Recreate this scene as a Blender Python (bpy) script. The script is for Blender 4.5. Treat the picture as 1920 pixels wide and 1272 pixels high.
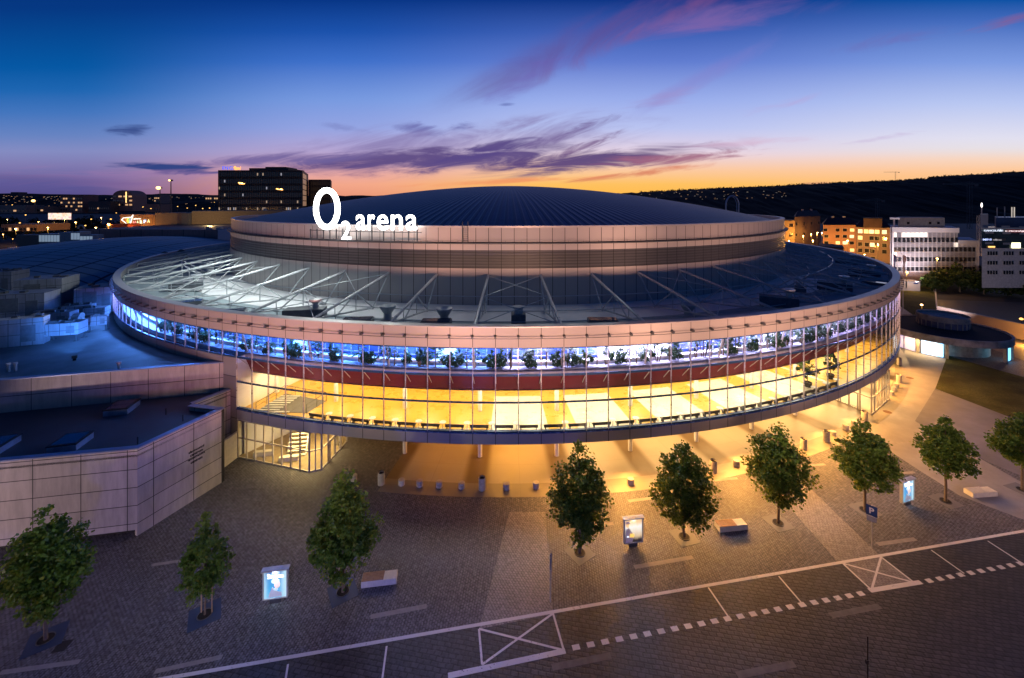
import bpy, math, random
from mathutils import Vector, Matrix
sc = bpy.context.scene
for o in list(bpy.data.objects): bpy.data.objects.remove(o)
PI = math.pi
# ------------------------------------------------------------------ camera
S = 1.35                      # metres per survey unit
H = 21.4 * S                  # camera height
F = 791.0                     # focal length in pixels of the 1920 frame
HV = 382.7                    # horizon row
cam = bpy.data.objects.new('camera', bpy.data.cameras.new('camera'))
sc.collection.objects.link(cam)
cam.location = (0, 0, H); cam.rotation_euler = (PI / 2, 0, 0)
cam.data.sensor_width = 36; cam.data.lens = F / 1920 * 36
cam.data.shift_y = -(636 - HV) / 1920
cam.data.clip_start = 0.5; cam.data.clip_end = 9000
sc.camera = cam
sc.view_settings.view_transform = 'Standard'; sc.view_settings.look = 'None'
sc.view_settings.exposure = 0; sc.view_settings.gamma = 1
sc.cycles.use_denoising = True
sc.cycles.max_bounces = 6; sc.cycles.diffuse_bounces = 3; sc.cycles.glossy_bounces = 3
sc.cycles.transparent_max_bounces = 16; sc.cycles.transmission_bounces = 4
sc.cycles.sample_clamp_indirect = 4
sc.cycles.caustics_reflective = False; sc.cycles.caustics_refractive = False

def lin(r, g, b, a=1):
    f = lambda c: (c / 255 / 12.92) if c <= 10 else ((c / 255 + .055) / 1.055) ** 2.4
    return (f(r), f(g), f(b), a)

class NT:
    """tiny node-graph writer"""
    def __init__(s, tree): s.t = tree; s.n = tree.nodes; s.l = tree.links
    def new(s, typ, **kw):
        n = s.n.new(typ)
        for k, v in kw.items(): setattr(n, k, v)
        return n
    def put(s, sock, v):
        if isinstance(v, bpy.types.NodeSocket): s.l.new(v, sock)
        else: sock.default_value = v
    def m(s, op, a, b=None, c=None, clamp=False):
        n = s.new('ShaderNodeMath', operation=op); n.use_clamp = clamp
        s.put(n.inputs[0], a)
        if b is not None: s.put(n.inputs[1], b)
        if c is not None: s.put(n.inputs[2], c)
        return n.outputs[0]
    def step(s, x, a, b):      # smoothstep a..b -> 0..1
        n = s.new('ShaderNodeMapRange', interpolation_type='SMOOTHSTEP')
        s.put(n.inputs[0], x); n.inputs[1].default_value = a; n.inputs[2].default_value = b
        return n.outputs[0]
    def lmap(s, x, a, b, c=0., d=1.):
        n = s.new('ShaderNodeMapRange'); n.clamp = True
        s.put(n.inputs[0], x)
        for i, v in enumerate((a, b, c, d)): n.inputs[i + 1].default_value = v
        return n.outputs[0]
    def mix(s, f, a, b, typ='MIX'):
        n = s.new('ShaderNodeMix', data_type='RGBA', blend_type=typ)
        s.put(n.inputs[0], f); s.put(n.inputs[6], a); s.put(n.inputs[7], b)
        return n.outputs[2]
    def ramp(s, f, stops, interp='LINEAR'):
        n = s.new('ShaderNodeValToRGB'); r = n.color_ramp; r.interpolation = interp
        s.put(n.inputs[0], f)
        while len(r.elements) < len(stops): r.elements.new(.5)
        for e, (p, c) in zip(r.elements, stops): e.position = p; e.color = c
        return n.outputs[0]
    def noise(s, vec, scale, detail=4, rough=.55, dist=0):
        n = s.new('ShaderNodeTexNoise')
        if vec is not None: s.put(n.inputs['Vector'], vec)
        n.inputs['Scale'].default_value = scale; n.inputs['Detail'].default_value = detail
        n.inputs['Roughness'].default_value = rough; n.inputs['Distortion'].default_value = dist
        return n.outputs[0]
    def comb(s, x, y, z=0.):
        n = s.new('ShaderNodeCombineXYZ')
        for i, v in enumerate((x, y, z)): s.put(n.inputs[i], v)
        return n.outputs[0]
    def sep(s, v):
        n = s.new('ShaderNodeSeparateXYZ'); s.put(n.inputs[0], v); return n.outputs

# ------------------------------------------------------------------ dusk sky (world)
w = bpy.data.worlds.new('World'); sc.world = w; w.use_nodes = True
T = NT(w.node_tree); T.n.clear()
out = T.new('ShaderNodeOutputWorld'); bg = T.new('ShaderNodeBackground')
T.l.new(bg.outputs[0], out.inputs[0])
tc = T.new('ShaderNodeTexCoord')
dx, dy, dz = T.sep(tc.outputs['Generated'])
dyc = T.m('MAXIMUM', dy, .08)
A = T.m('DIVIDE', dx, dyc)                 # tangent of the azimuth
hyp = T.m('SQRT', T.m('ADD', T.m('MULTIPLY', dx, dx), T.m('MULTIPLY', dy, dy)))
E_ = T.m('DIVIDE', dz, dyc)                # height over the western horizon
EL = T.m('DIVIDE', dz, T.m('MAXIMUM', T.m('MULTIPLY', hyp, .8), .02))
ev = T.m('MINIMUM', T.m('MAXIMUM', E_, T.m('MULTIPLY', EL, .7)), 2.)
ev = T.m('MULTIPLY', ev, .5)               # ramp coordinate, 1 = tan 2
P = lambda v: max(0, (HV - v) / F * .5)
cen = T.ramp(ev, [(0, lin(255, 180, 54)), (P(345), lin(255, 194, 98)), (P(318), lin(252, 202, 162)), (P(288), lin(232, 212, 226)), (P(240), lin(186, 196, 241)), (P(187), lin(154, 174, 236)), (P(115), lin(96, 124, 208)), (P(60), lin(60, 94, 180)), (P(0), lin(14, 54, 134)), (.6, lin(6, 24, 78))])
lef = T.ramp(ev, [(0, lin(80, 72, 128)), (P(345), lin(94, 88, 150)), (P(311), lin(128, 122, 176)), (P(283), lin(132, 140, 194)), (P(255), lin(104, 132, 194)), (P(212), lin(68, 118, 190)), (P(170), lin(30, 102, 178)), (P(127), lin(6, 88, 164)), (P(15), lin(6, 56, 130)), (.6, lin(4, 20, 64))])
rig = T.ramp(ev, [(0, lin(252, 172, 90)), (P(324), lin(255, 198, 146)), (P(298), lin(248, 214, 192)), (P(280), lin(232, 224, 228)), (P(260), lin(226, 224, 240)), (P(195), lin(186, 200, 242)), (P(117), lin(126, 156, 226)), (P(40), lin(68, 108, 190)), (P(0), lin(12, 82, 164)), (.6, lin(6, 28, 84))])
bak = T.ramp(ev, [(0, lin(140, 134, 168)), (.15, lin(126, 152, 186)), (.45, lin(58, 102, 148)), (1, lin(14, 44, 94))])
sky = T.mix(T.step(A, .35, 1.15), cen, rig)
mid = T.ramp(ev, [(0, lin(226, 140, 110)), (P(345), lin(244, 168, 140)), (P(318), lin(226, 168, 172)), (P(288), lin(186, 166, 208)), (P(240), lin(148, 164, 226)), (P(187), lin(120, 154, 224)), (P(115), lin(62, 112, 202)), (P(60), lin(28, 82, 172)), (P(0), lin(8, 54, 134)), (.6, lin(5, 22, 72))])
sky = T.mix(T.step(A, .16, -.42), sky, mid)
sky = T.mix(T.step(A, -.40, -1.05), sky, lef)
vec = T.comb(T.m('MULTIPLY', A, 1.), T.m('MULTIPLY', E_, 1.), 0.)
# cirrus and strato streaks: (u, v, half length, half width, slope, colour, strength, noise scales)
FLD = {}
def field(key):
    if key in FLD: return FLD[key]
    ang, sx, sy, det, seed = {'fine': (.07, 5.6, 34, 7, 11.), 'broad': (.03, 3.4, 38, 5, 17.), 'wisp': (.42, 2.3, 10, 6, 1.3), 'rise': (.38, 7, 34, 6, 12.6), 'veil': (.2, 3.4, 16, 5, 4.2), 'puff': (.02, 9.5, 28, 6, 9.4)}[key]
    c, s_ = math.cos(ang), math.sin(ang)
    p = T.m('ADD', T.m('MULTIPLY', A, c), T.m('MULTIPLY', E_, s_)); q = T.m('SUBTRACT', T.m('MULTIPLY', E_, c), T.m('MULTIPLY', A, s_))
    FLD[key] = T.noise(T.comb(T.m('MULTIPLY', p, sx), T.m('MULTIPLY', q, sy), seed), 1., det, .62, 1.1)
    return FLD[key]
DYM = T.step(dy, .1, .3)
def cloud(sky, u, v, su, sv, ang, col, k, sx, sy, lo=.38, hi=.62, seed=0.):
    key = ('wisp' if sy < 11 or (ang > .4 and su > 100 and sx < 5) else 'rise' if ang >= .3 and sx >= 5 else 'puff' if sx >= 8 and sy < 32 else 'fine' if sy >= 30 and sx >= 5 else 'broad' if sy >= 30 else 'veil')
    a0, e0 = (u - 960) / F, (HV - v) / F
    c, s_ = math.cos(ang), math.sin(ang)
    da = T.m('SUBTRACT', A, a0); de = T.m('SUBTRACT', E_, e0)
    p = T.m('MULTIPLY_ADD', da, c * F / su, T.m('MULTIPLY', de, s_ * F / su)); q = T.m('MULTIPLY_ADD', de, c * F / sv, T.m('MULTIPLY', da, -s_ * F / sv))
    g = T.m('EXPONENT', T.m('MULTIPLY', T.m('MULTIPLY_ADD', p, p, T.m('MULTIPLY', q, q)), -1.))
    f = T.m('MULTIPLY', T.step(T.m('MULTIPLY_ADD', T.m('SUBTRACT', g, .55), .42, field(key)), lo + .1, hi + .1), T.step(g, .03, .45))
    return T.mix(T.m('MULTIPLY', T.m('MULTIPLY', f, k), DYM), sky, col)
for args in [
    (1140, 62, 280, 40, .42, lin(100, 76, 142), .72, 2.2, 9, .20, .80, 1.3),
    (1235, 46, 230, 24, .44, lin(146, 88, 138), .55, 2.2, 14, .30, .75, 1.9),
    (1360, 34, 190, 26, .16, lin(142, 104, 168), .62, 2.5, 14, .24, .78, 2.1),
    (985, 150, 95, 22, .5, lin(112, 98, 178), .7, 3, 12, .22, .8, 8.),
    (1895, 36, 100, 14, .22, lin(140, 92, 140), .8, 4, 18, .32, .75, 4.2),
    (1690, 70, 150, 16, .2, lin(112, 104, 176), .6, 4, 16, .32, .78, 7.2),
    (1330, 140, 150, 20, .5, lin(136, 126, 200), .6, 3, 14, .22, .8, 5.),
    (1245, 186, 80, 18, .2, lin(160, 146, 204), .75, 4, 14, .3, .8, 5.6),
    (1460, 200, 150, 14, .2, lin(186, 162, 212), .6, 3, 16, .34, .8, 6.),
    (785, 242, 70, 15, -.1, lin(104, 102, 168), .8, 9, 26, .30, .66, 9.),
    (868, 238, 40, 12, .1, lin(100, 98, 164), .8, 10, 28, .30, .64, 9.7),
    (246, 244, 46, 11, .05, lin(50, 70, 132), .85, 10, 30, .30, .64, 10.),
    (640, 240, 80, 9, -.14, lin(120, 128, 190), .6, 8, 30, .34, .74, 10.6),
    (950, 196, 18, 3, 0, lin(90, 100, 170), .7, 14, 40, .2, .6, 10.9),
    (860, 268, 320, 38, .10, lin(132, 118, 172), .85, 6, 26, .22, .68, 11.4),
    (800, 300, 270, 24, .07, lin(94, 76, 132), .97, 7, 40, .22, .58, 11.),
    (905, 283, 120, 16, .22, lin(88, 72, 134), .9, 8, 40, .32, .60, 11.6),
    (1030, 262, 150, 13, .34, lin(112, 92, 148), .85, 7, 34, .34, .66, 11.8),
    (1100, 272, 110, 12, .40, lin(116, 84, 134), .85, 8, 34, .34, .64, 12.6),
    (1130, 300, 210, 19, .10, lin(92, 70, 124), .97, 7, 40, .20, .56, 12.),
    (1270, 296, 180, 12, .06, lin(164, 104, 130), .85, 7, 44, .30, .62, 12.3),
    (1180, 328, 190, 7, .12, lin(214, 118, 92), .8, 6, 44, .30, .64, 13.),
    (960, 340, 220, 6, .05, lin(240, 140, 96), .7, 6, 44, .32, .66, 13.5),
    (520, 300, 190, 13, .05, lin(112, 98, 156), .9, 6, 38, .28, .60, 14.),
    (300, 314, 100, 7, -.03, lin(42, 66, 130), .97, 6, 36, .22, .48, 15.),
    (385, 324, 80, 5, .0, lin(50, 68, 132), .9, 6, 36, .24, .5, 15.5),
    (250, 338, 360, 26, -.02, lin(160, 122, 172), .55, 3, 44, .34, .7, 16.),
    (90, 338, 280, 14, -.03, lin(76, 70, 130), .4, 3, 40, .32, .66, 17.),
    (1530, 345, 60, 4, 0., lin(206, 140, 120), .6, 8, 40, .34, .62, 18.),
    (1400, 268, 160, 8, .08, lin(214, 180, 206), .6, 6, 40, .3, .66, 18.6),
    (1660, 258, 80, 6, .15, lin(196, 176, 214), .55, 6, 36, .34, .66, 19.)]:
    sky = cloud(sky, *args)
sky = T.mix(T.step(dy, .22, -.25), sky, bak)
sky = T.mix(T.step(dz, 0., -.06), sky, lin(30, 26, 40))
T.l.new(sky, bg.inputs[0]); bg.inputs[1].default_value = 1.0

# ------------------------------------------------------------------ survey helpers
CX, CY = -.698 * S, 100. * S          # arena axis on the ground
NB = 248; DT = 2 * PI / NB; T25 = -.008
TH = lambda k: T25 + (k - 25) * DT    # angle of mullion k
def G(u, v, z=0.):                    # point where the ray of pixel (u, v) meets height z
    Y = F * (H - z) / (v - HV); return Vector(((u - 960) / F * Y, Y, z))
def at(u, v, Y): return Vector(((u - 960) / F * Y, Y, H - (v - HV) / F * Y))
def ringpt(u, v, R):                  # the near side of the arena cylinder of radius R
    a = (u - 960) / F
    A_, B_, C_ = a * a + 1, -2 * (a * CX + CY), CX * CX + CY * CY - R * R
    Y = (-B_ - math.sqrt(max(B_ * B_ - 4 * A_ * C_, 0))) / (2 * A_)
    return Vector((a * Y, Y, H - (v - HV) / F * Y)), math.atan2(a * Y - CX, CY - Y)
def pol(R, th, z): return Vector((R * math.sin(th), -R * math.cos(th), z))   # arena local
def wpol(R, th, z): return pol(R, th, z) + Vector((CX, CY, 0))

COL = sc.collection
class MB:
    """collects shapes and links them as ONE mesh object"""
    def __init__(s): s.v = []; s.f = []; s.mi = []; s.cur = 0
    def _a(s, vs, fs):
        b = len(s.v); s.v += [tuple(v) for v in vs]
        for f in fs: s.f.append(tuple(i + b for i in f)); s.mi.append(s.cur)
    def poly(s, pts): s._a(pts, [tuple(range(len(pts)))])
    def box(s, c, d, rz=0., bev=0.):
        hx, hy, hz = d[0] / 2, d[1] / 2, d[2] / 2; c = Vector(c)
        cr, sr = math.cos(rz), math.sin(rz)
        if bev <= 0:
            P_ = [(-hx, -hy, -hz), (hx, -hy, -hz), (hx, hy, -hz), (-hx, hy, -hz), (-hx, -hy, hz), (hx, -hy, hz), (hx, hy, hz), (-hx, hy, hz)]
            Fc = [(0, 3, 2, 1), (4, 5, 6, 7), (0, 1, 5, 4), (1, 2, 6, 5), (2, 3, 7, 6), (3, 0, 4, 7)]
        else:
            b = bev
            P_ = []
            for z, i in ((-hz, 0), (hz - b, 0), (hz, b)):
                P_ += [(-hx + i, -hy + i, z), (hx - i, -hy + i, z), (hx - i, hy - i, z), (-hx + i, hy - i, z)]
            Fc = [(0, 3, 2, 1), (8, 9, 10, 11)]
            for o in (0, 4):
                for i in range(4): j = (i + 1) % 4; Fc.append((o + i, o + j, o + 4 + j, o + 4 + i))
        s._a([(c.x + x * cr - y * sr, c.y + x * sr + y * cr, c.z + z) for x, y, z in P_], Fc)
    def prism(s, pts, z0, z1):        # pts counter-clockwise list of (x, y)
        n = len(pts)
        ar = sum(pts[i][0] * pts[(i + 1) % n][1] - pts[(i + 1) % n][0] * pts[i][1] for i in range(n))
        if ar < 0: pts = pts[::-1]
        s._a([(p[0], p[1], z0) for p in pts] + [(p[0], p[1], z1) for p in pts],
             [tuple(range(n))[::-1], tuple(range(n, 2 * n))] + [(i, (i + 1) % n, n + (i + 1) % n, n + i) for i in range(n)])
    def tube(s, p0, p1, r0, r1=None, n=6, cap=True):
        p0, p1 = Vector(p0), Vector(p1); r1 = r0 if r1 is None else r1
        d = (p1 - p0); L = d.length
        if L < 1e-6: return
        d /= L; x = d.orthogonal().normalized(); y = d.cross(x)
        vs = []
        for p, r in ((p0, r0), (p1, r1)):
            for i in range(n): a = 2 * PI * i / n; vs.append(p + x * (r * math.cos(a)) + y * (r * math.sin(a)))
        fs = [(i, (i + 1) % n, n + (i + 1) % n, n + i) for i in range(n)]
        if cap: fs += [tuple(range(n))[::-1], tuple(range(n, 2 * n))]
        s._a(vs, fs)
    def path(s, pts, r, n=6):
        for a, b in zip(pts, pts[1:]): s.tube(a, b, r, r, n)
    def rev(s, prof, t0, t1, n, c=(0, 0), close=False):   # prof: [(R, z)], outer face when listed bottom to top
        m = len(prof); vs = []; full = abs(t1 - t0 - 2 * PI) < 1e-6
        cnt = n if full else n + 1
        for i in range(cnt):
            t = t0 + (t1 - t0) * i / n
            for R, z in prof: vs.append((c[0] + R * math.sin(t), c[1] - R * math.cos(t), z))
        fs = []
        for i in range(n):
            j = (i + 1) % cnt
            for k in range(m - 1 + (1 if close else 0)):
                k2 = (k + 1) % m
                fs.append((i * m + k, j * m + k, j * m + k2, i * m + k2))
        s._a(vs, fs)
        if close and not full:
            b = len(s.v) - len(vs)
            s.f.append(tuple(b + k for k in range(m))[::-1]); s.mi.append(s.cur)
            s.f.append(tuple(b + n * m + k for k in range(m))); s.mi.append(s.cur)
    def ell(s, c, r, nu=12, nv=8):    # ellipsoid
        vs = [(c[0], c[1], c[2] - r[2])]
        for j in range(1, nv):
            a = -PI / 2 + PI * j / nv
            for i in range(nu):
                t = 2 * PI * i / nu
                vs.append((c[0] + r[0] * math.cos(a) * math.cos(t), c[1] + r[1] * math.cos(a) * math.sin(t), c[2] + r[2] * math.sin(a)))
        vs.append((c[0], c[1], c[2] + r[2])); top = len(vs) - 1
        fs = [(0, 1 + (i + 1) % nu, 1 + i) for i in range(nu)]
        for j in range(nv - 2):
            for i in range(nu):
                a = 1 + j * nu + i; b = 1 + j * nu + (i + 1) % nu
                fs.append((a, b, b + nu, a + nu))
        fs += [(top, top - nu + i, top - nu + (i + 1) % nu) for i in range(nu)]
        s._a(vs, fs)
    def build(s, name, mat, parent=None, smooth=False, loc=None, rz=0.):
        me = bpy.data.meshes.new(name); me.from_pydata(s.v, [], s.f); me.update()
        mats = mat if isinstance(mat, (list, tuple)) else [mat]
        for m_ in mats: me.materials.append(m_)
        if len(mats) > 1:
            for p, i in zip(me.polygons, s.mi): p.material_index = i
        if smooth:
            for p in me.polygons: p.use_smooth = True
        o = bpy.data.objects.new(name, me); COL.objects.link(o)
        if parent: o.parent = parent
        if loc is not None: o.location = loc
        o.rotation_euler.z = rz
        return o
def tag(o, label, cat, group=None):
    o['label'] = label; o['category'] = cat
    if group: o['group'] = group
    return o
def thing(name, label, cat, loc=(0, 0, 0), rz=0., group=None):
    o = bpy.data.objects.new(name, None); COL.objects.link(o); o.empty_display_size = .3
    o.location = loc; o.rotation_euler.z = rz
    return tag(o, label, cat, group)
def struct(o): o['kind'] = 'structure'; return o
def shearbox(b, p0, p1, z0, z1, off):   # upright block on the base line p0-p1, its depth running along the vector off
    q = [(p0[0], p0[1]), (p1[0], p1[1]), (p1[0] + off[0], p1[1] + off[1]), (p0[0] + off[0], p0[1] + off[1])]
    b.prism(q, z0, z1)
def dup(root, loc, rz, label, scale=1.):
    r = root.copy(); COL.objects.link(r); r.location = loc; r.rotation_euler.z = rz
    r.scale = (scale, scale, scale); r['label'] = label
    for ch in list(root.children):
        c = ch.copy(); COL.objects.link(c); c.parent = r
        for g in ch.children:
            d = g.copy(); COL.objects.link(d); d.parent = c
    return r
ORD = ['zeroth', 'first', 'second', 'third', 'fourth', 'fifth', 'sixth', 'seventh', 'eighth', 'ninth', 'tenth', 'eleventh', 'twelfth', 'thirteenth', 'fourteenth', 'fifteenth', 'sixteenth', 'seventeenth', 'eighteenth', 'nineteenth', 'twentieth']
def ordn(n):
    if n <= 20: return ORD[n]
    t = {2: 'twenty', 3: 'thirty', 4: 'forty', 5: 'fifty', 6: 'sixty'}[n // 10]
    tt = {2: 'twentieth', 3: 'thirtieth', 4: 'fortieth', 5: 'fiftieth', 6: 'sixtieth'}[n // 10]
    return tt if n % 10 == 0 else t + '-' + ORD[n % 10]
def light(name, typ, loc, power, col, parent=None, size=1., size_y=None, rot=(0, 0, 0), spot=None, blend=.6):
    d = bpy.data.lights.new(name, typ); d.energy = power; d.color = col
    if typ == 'AREA':
        d.size = size
        if size_y: d.shape = 'RECTANGLE'; d.size_y = size_y
    else: d.shadow_soft_size = size
    if spot: d.spot_size = spot; d.spot_blend = blend
    o = bpy.data.objects.new(name, d); COL.objects.link(o); o.location = loc; o.rotation_euler = rot
    if parent: o.parent = parent
    return o
def aim(o, target): o.rotation_euler = (Vector(target) - Vector(o.location)).to_track_quat('-Z', 'Y').to_euler()

# ------------------------------------------------------------------ materials
def base(name, rough=.6, metal=0., spec=.5):
    m = bpy.data.materials.new(name); m.use_nodes = True
    t = NT(m.node_tree); b = t.n['Principled BSDF']
    b.inputs['Roughness'].default_value = rough; b.inputs['Metallic'].default_value = metal
    b.inputs['Specular IOR Level'].default_value = spec
    return m, t, b
def objco(t): return t.new('ShaderNodeTexCoord').outputs['Object']
def bump(t, b, h, dist=.02, strength=.6):
    n = t.new('ShaderNodeBump'); n.inputs['Distance'].default_value = dist; n.inputs['Strength'].default_value = strength
    t.put(n.inputs['Height'], h); t.l.new(n.outputs[0], b.inputs['Normal'])
def plain(name, col, rough=.6, metal=0., var=.25, scale=1.5, spec=.4, bmp=0.):
    m, t, b = base(name, rough, metal, spec)
    n = t.noise(objco(t), scale, 5, .65)
    c1 = tuple(x * (1 - var) for x in col[:3]) + (1,); c2 = tuple(min(1, x * (1 + var)) for x in col[:3]) + (1,)
    t.l.new(t.ramp(n, [(.3, c1), (.7, c2)]), b.inputs['Base Color'])
    t.put(b.inputs['Roughness'], t.lmap(n, .3, .7, max(0, rough - .08), min(1, rough + .08)))
    if bmp: bump(t, b, t.noise(objco(t), scale * 12, 4), .02, bmp)
    return m
def emit(name, col, k, base_col=None):
    m, t, b = base(name, .5)
    b.inputs['Base Color'].default_value = base_col or (.8, .8, .8, 1)
    b.inputs['Emission Color'].default_value = tuple(col[:3]) + (1,); b.inputs['Emission Strength'].default_value = k
    return m
def polar(t):   # angle and radius about the arena axis, height
    x, y, z = t.sep(objco(t))
    return t.m('ARCTAN2', x, t.m('MULTIPLY', y, -1.)), t.m('SQRT', t.m('ADD', t.m('MULTIPLY', x, x), t.m('MULTIPLY', y, y))), z
def seam(t, coord, period, phase, half):   # 1 on a seam line
    f = t.m('FRACT', t.m('ADD', t.m('DIVIDE', t.m('SUBTRACT', coord, phase), period), .5))
    return t.m('SUBTRACT', 1., t.step(t.m('MULTIPLY', t.m('ABSOLUTE', t.m('SUBTRACT', f, .5)), period), half * .6, half * 1.4))
def clad(name, col, per, phase, half, rough=.45, metal=.0, zl=None, stripes=None, var=.1):
    """cladding sheet with vertical joints at equal angles about the arena axis"""
    m, t, b = base(name, rough, metal, .4)
    th, r, z = polar(t)
    s_ = seam(t, th, per, phase, half)
    for zz in (zl or []):
        s_ = t.m('MAXIMUM', s_, t.m('SUBTRACT', 1., t.step(t.m('ABSOLUTE', t.m('SUBTRACT', z, zz)), .025, .05)))
    cell = t.m('FLOOR', t.m('DIVIDE', t.m('SUBTRACT', th, phase), per))
    wn = t.new('ShaderNodeTexWhiteNoise', noise_dimensions='1D'); t.put(wn.inputs['W'], cell)
    n = t.noise(objco(t), .25, 5, .6)
    k = t.m('ADD', t.m('MULTIPLY', wn.outputs[0], var), t.m('MULTIPLY', n, var * 1.6))
    c = t.mix(k, tuple(x * .86 for x in col[:3]) + (1,), tuple(min(1, x * 1.25) for x in col[:3]) + (1,))
    if stripes:
        st = seam(t, z, stripes, 0., stripes * .2)
        c = t.mix(t.m('MULTIPLY', st, .55), c, tuple(x * .3 for x in col[:3]) + (1,))
        bump(t, b, st, .05, .8)
    c = t.mix(s_, c, tuple(x * .12 for x in col[:3]) + (1,))
    t.l.new(c, b.inputs['Base Color'])
    return m
def panelwall(name, col, w_, h_, d=.03, rough=.5):
    """rectangular facade panels on an upright wall: joints along the wall (local x) and height"""
    m, t, b = base(name, rough, 0, .35)
    x, y, z = t.sep(objco(t))
    s_ = t.m('MAXIMUM', seam(t, x, w_, 0., d), seam(t, z, h_, 0., d))
    wn = t.new('ShaderNodeTexWhiteNoise', noise_dimensions='2D')
    t.put(wn.inputs['Vector'], t.comb(t.m('FLOOR', t.m('ADD', t.m('DIVIDE', x, w_), 0.)), t.m('FLOOR', t.m('DIVIDE', z, h_))))
    n = t.noise(t.comb(t.m('MULTIPLY', x, 1.6), t.m('MULTIPLY', y, 1.6), t.m('MULTIPLY', z, .28)), 1., 6, .7)
    c = t.mix(t.m('ADD', t.m('MULTIPLY', wn.outputs[0], .35), t.m('MULTIPLY', t.step(n, .3, .7), .6)), tuple(v * .70 for v in col[:3]) + (1,), tuple(min(1, v * 1.18) for v in col[:3]) + (1,))
    c = t.mix(s_, c, (.03, .03, .035, 1)); t.l.new(c, b.inputs['Base Color'])
    return m
def setts(name, c1, c2, mort, sx, sy, rot, rough=.7, msize=.02, blotch=.4):
    """rows of small paving stones with dark joints"""
    m, t, b = base(name, rough, 0, .35)
    mp = t.new('ShaderNodeMapping'); t.l.new(objco(t), mp.inputs[0]); mp.inputs['Rotation'].default_value = (0, 0, rot)
    wob = t.noise(mp.outputs[0], 1.2, 2)
    v2 = t.new('ShaderNodeVectorMath', operation='ADD'); t.l.new(mp.outputs[0], v2.inputs[0])
    t.put(v2.inputs[1], t.comb(t.m('MULTIPLY', t.m('SUBTRACT', wob, .5), .12), t.m('MULTIPLY', t.m('SUBTRACT', wob, .5), .16)))
    bk = t.new('ShaderNodeTexBrick'); t.l.new(v2.outputs[0], bk.inputs['Vector'])
    bk.inputs['Color1'].default_value = c1; bk.inputs['Color2'].default_value = c2; bk.inputs['Mortar'].default_value = mort
    bk.inputs['Scale'].default_value = 1.; bk.inputs['Brick Width'].default_value = sx; bk.inputs['Row Height'].default_value = sy
    bk.inputs['Mortar Size'].default_value = msize; bk.inputs['Mortar Smooth'].default_value = .3; bk.inputs['Bias'].default_value = -.1
    sp = t.noise(mp.outputs[0], 3.5, 3, .7)
    big = t.noise(objco(t), .12, 4, .6)
    c = t.mix(t.m('MULTIPLY', t.step(sp, .35, .8), .5), bk.outputs[0], tuple(v * 2.2 for v in c2[:3]) + (1,))
    st = t.noise(objco(t), .55, 6, .7, 1.5); c = t.mix(t.m('MULTIPLY', t.step(st, .52, .7), .5), c, tuple(v * .45 for v in c1[:3]) + (1,))
    c = t.mix(blotch, c, t.mix(t.step(big, .3, .7), tuple(v * .55 for v in c1[:3]) + (1,), tuple(v * 1.15 for v in c2[:3]) + (1,)), 'MIX')
    t.l.new(c, b.inputs['Base Color'])
    t.put(b.inputs['Roughness'], t.lmap(sp, .3, .7, rough - .15, rough + .1))
    bump(t, b, t.m('ADD', t.m('SUBTRACT', 1., bk.outputs[1]), t.m('MULTIPLY', sp, .5)), .02, .7)
    return m
def glassmat(name, tint=(.9, .95, 1, 1), refl=.16):
    m = bpy.data.materials.new(name); m.use_nodes = True; t = NT(m.node_tree); t.n.clear()
    o = t.new('ShaderNodeOutputMaterial'); tr = t.new('ShaderNodeBsdfTransparent'); gl = t.new('ShaderNodeBsdfGlossy')
    tr.inputs[0].default_value = tint; gl.inputs['Roughness'].default_value = .03; gl.inputs[0].default_value = (.9, .95, 1, 1)
    lw = t.new('ShaderNodeLayerWeight'); lw.inputs[0].default_value = .25
    mx = t.new('ShaderNodeMixShader'); t.l.new(t.lmap(lw.outputs['Fresnel'], 0, 1, refl * .35, min(1, refl * 4)), mx.inputs[0])
    t.l.new(tr.outputs[0], mx.inputs[1]); t.l.new(gl.outputs[0], mx.inputs[2]); t.l.new(mx.outputs[0], o.inputs[0])
    return m
RD = math.radians(9.9)                   # direction of the street
# ================================================================== GROUND
M_asph = plain('asphalt', (.032, .032, .036, 1), .75, 0, .35, .08)
M_sett = setts('grey_setts', (.070, .071, .088, 1), (.172, .170, .196, 1), (.018, .017, .019, 1), .25, .19, RD + PI / 2 - .1, .6, .045, .15)
M_strip = setts('pale_setts', (.19, .178, .178, 1), (.26, .245, .245, 1), (.08, .076, .076, 1), .26, .2, RD + .9, .6, .035, .15)
M_road = setts('road_setts', (.026, .028, .034, 1), (.064, .064, .072, 1), (.006, .006, .007, 1), .48, .31, RD, .5, .05, .15)
def wornpaint():
    m, t, b = base('road_paint', .6)
    n = t.noise(objco(t), 5., 5, .75); n2 = t.noise(objco(t), .5, 3, .6)
    wear = t.step(t.m('ADD', n, t.m('MULTIPLY', n2, .35)), .77, .87)
    t.l.new(t.mix(wear, t.mix(n2, (.62, .60, .60, 1), (.80, .78, .78, 1)), (.07, .066, .068, 1)), b.inputs['Base Color']); return m
M_line = wornpaint()
M_dash = plain('pale_strip_stone', (.27, .255, .26, 1), .6, 0, .2, 2.)
M_walk = plain('smooth_concrete_path', (.27, .26, .27, 1), .7, 0, .18, .35, .3, .15)
M_path2 = plain('dark_fine_paving', (.17, .165, .19, 1), .7, 0, .2, .4, .3, .15)
def grassmat():
    m, t, b = base('dry_grass', .9, 0, .1)
    n = t.noise(objco(t), 7, 5, .7); n2 = t.noise(objco(t), .22, 4, .6)
    c = t.ramp(n, [(.25, (.022, .032, .008, 1)), (.5, (.085, .088, .024, 1)), (.75, (.17, .14, .05, 1))])
    t.l.new(t.mix(t.step(n2, .35, .65), c, (.05, .048, .016, 1)), b.inputs['Base Color'])
    bump(t, b, n, .08, 1.); return m
M_grass = grassmat()
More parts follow.
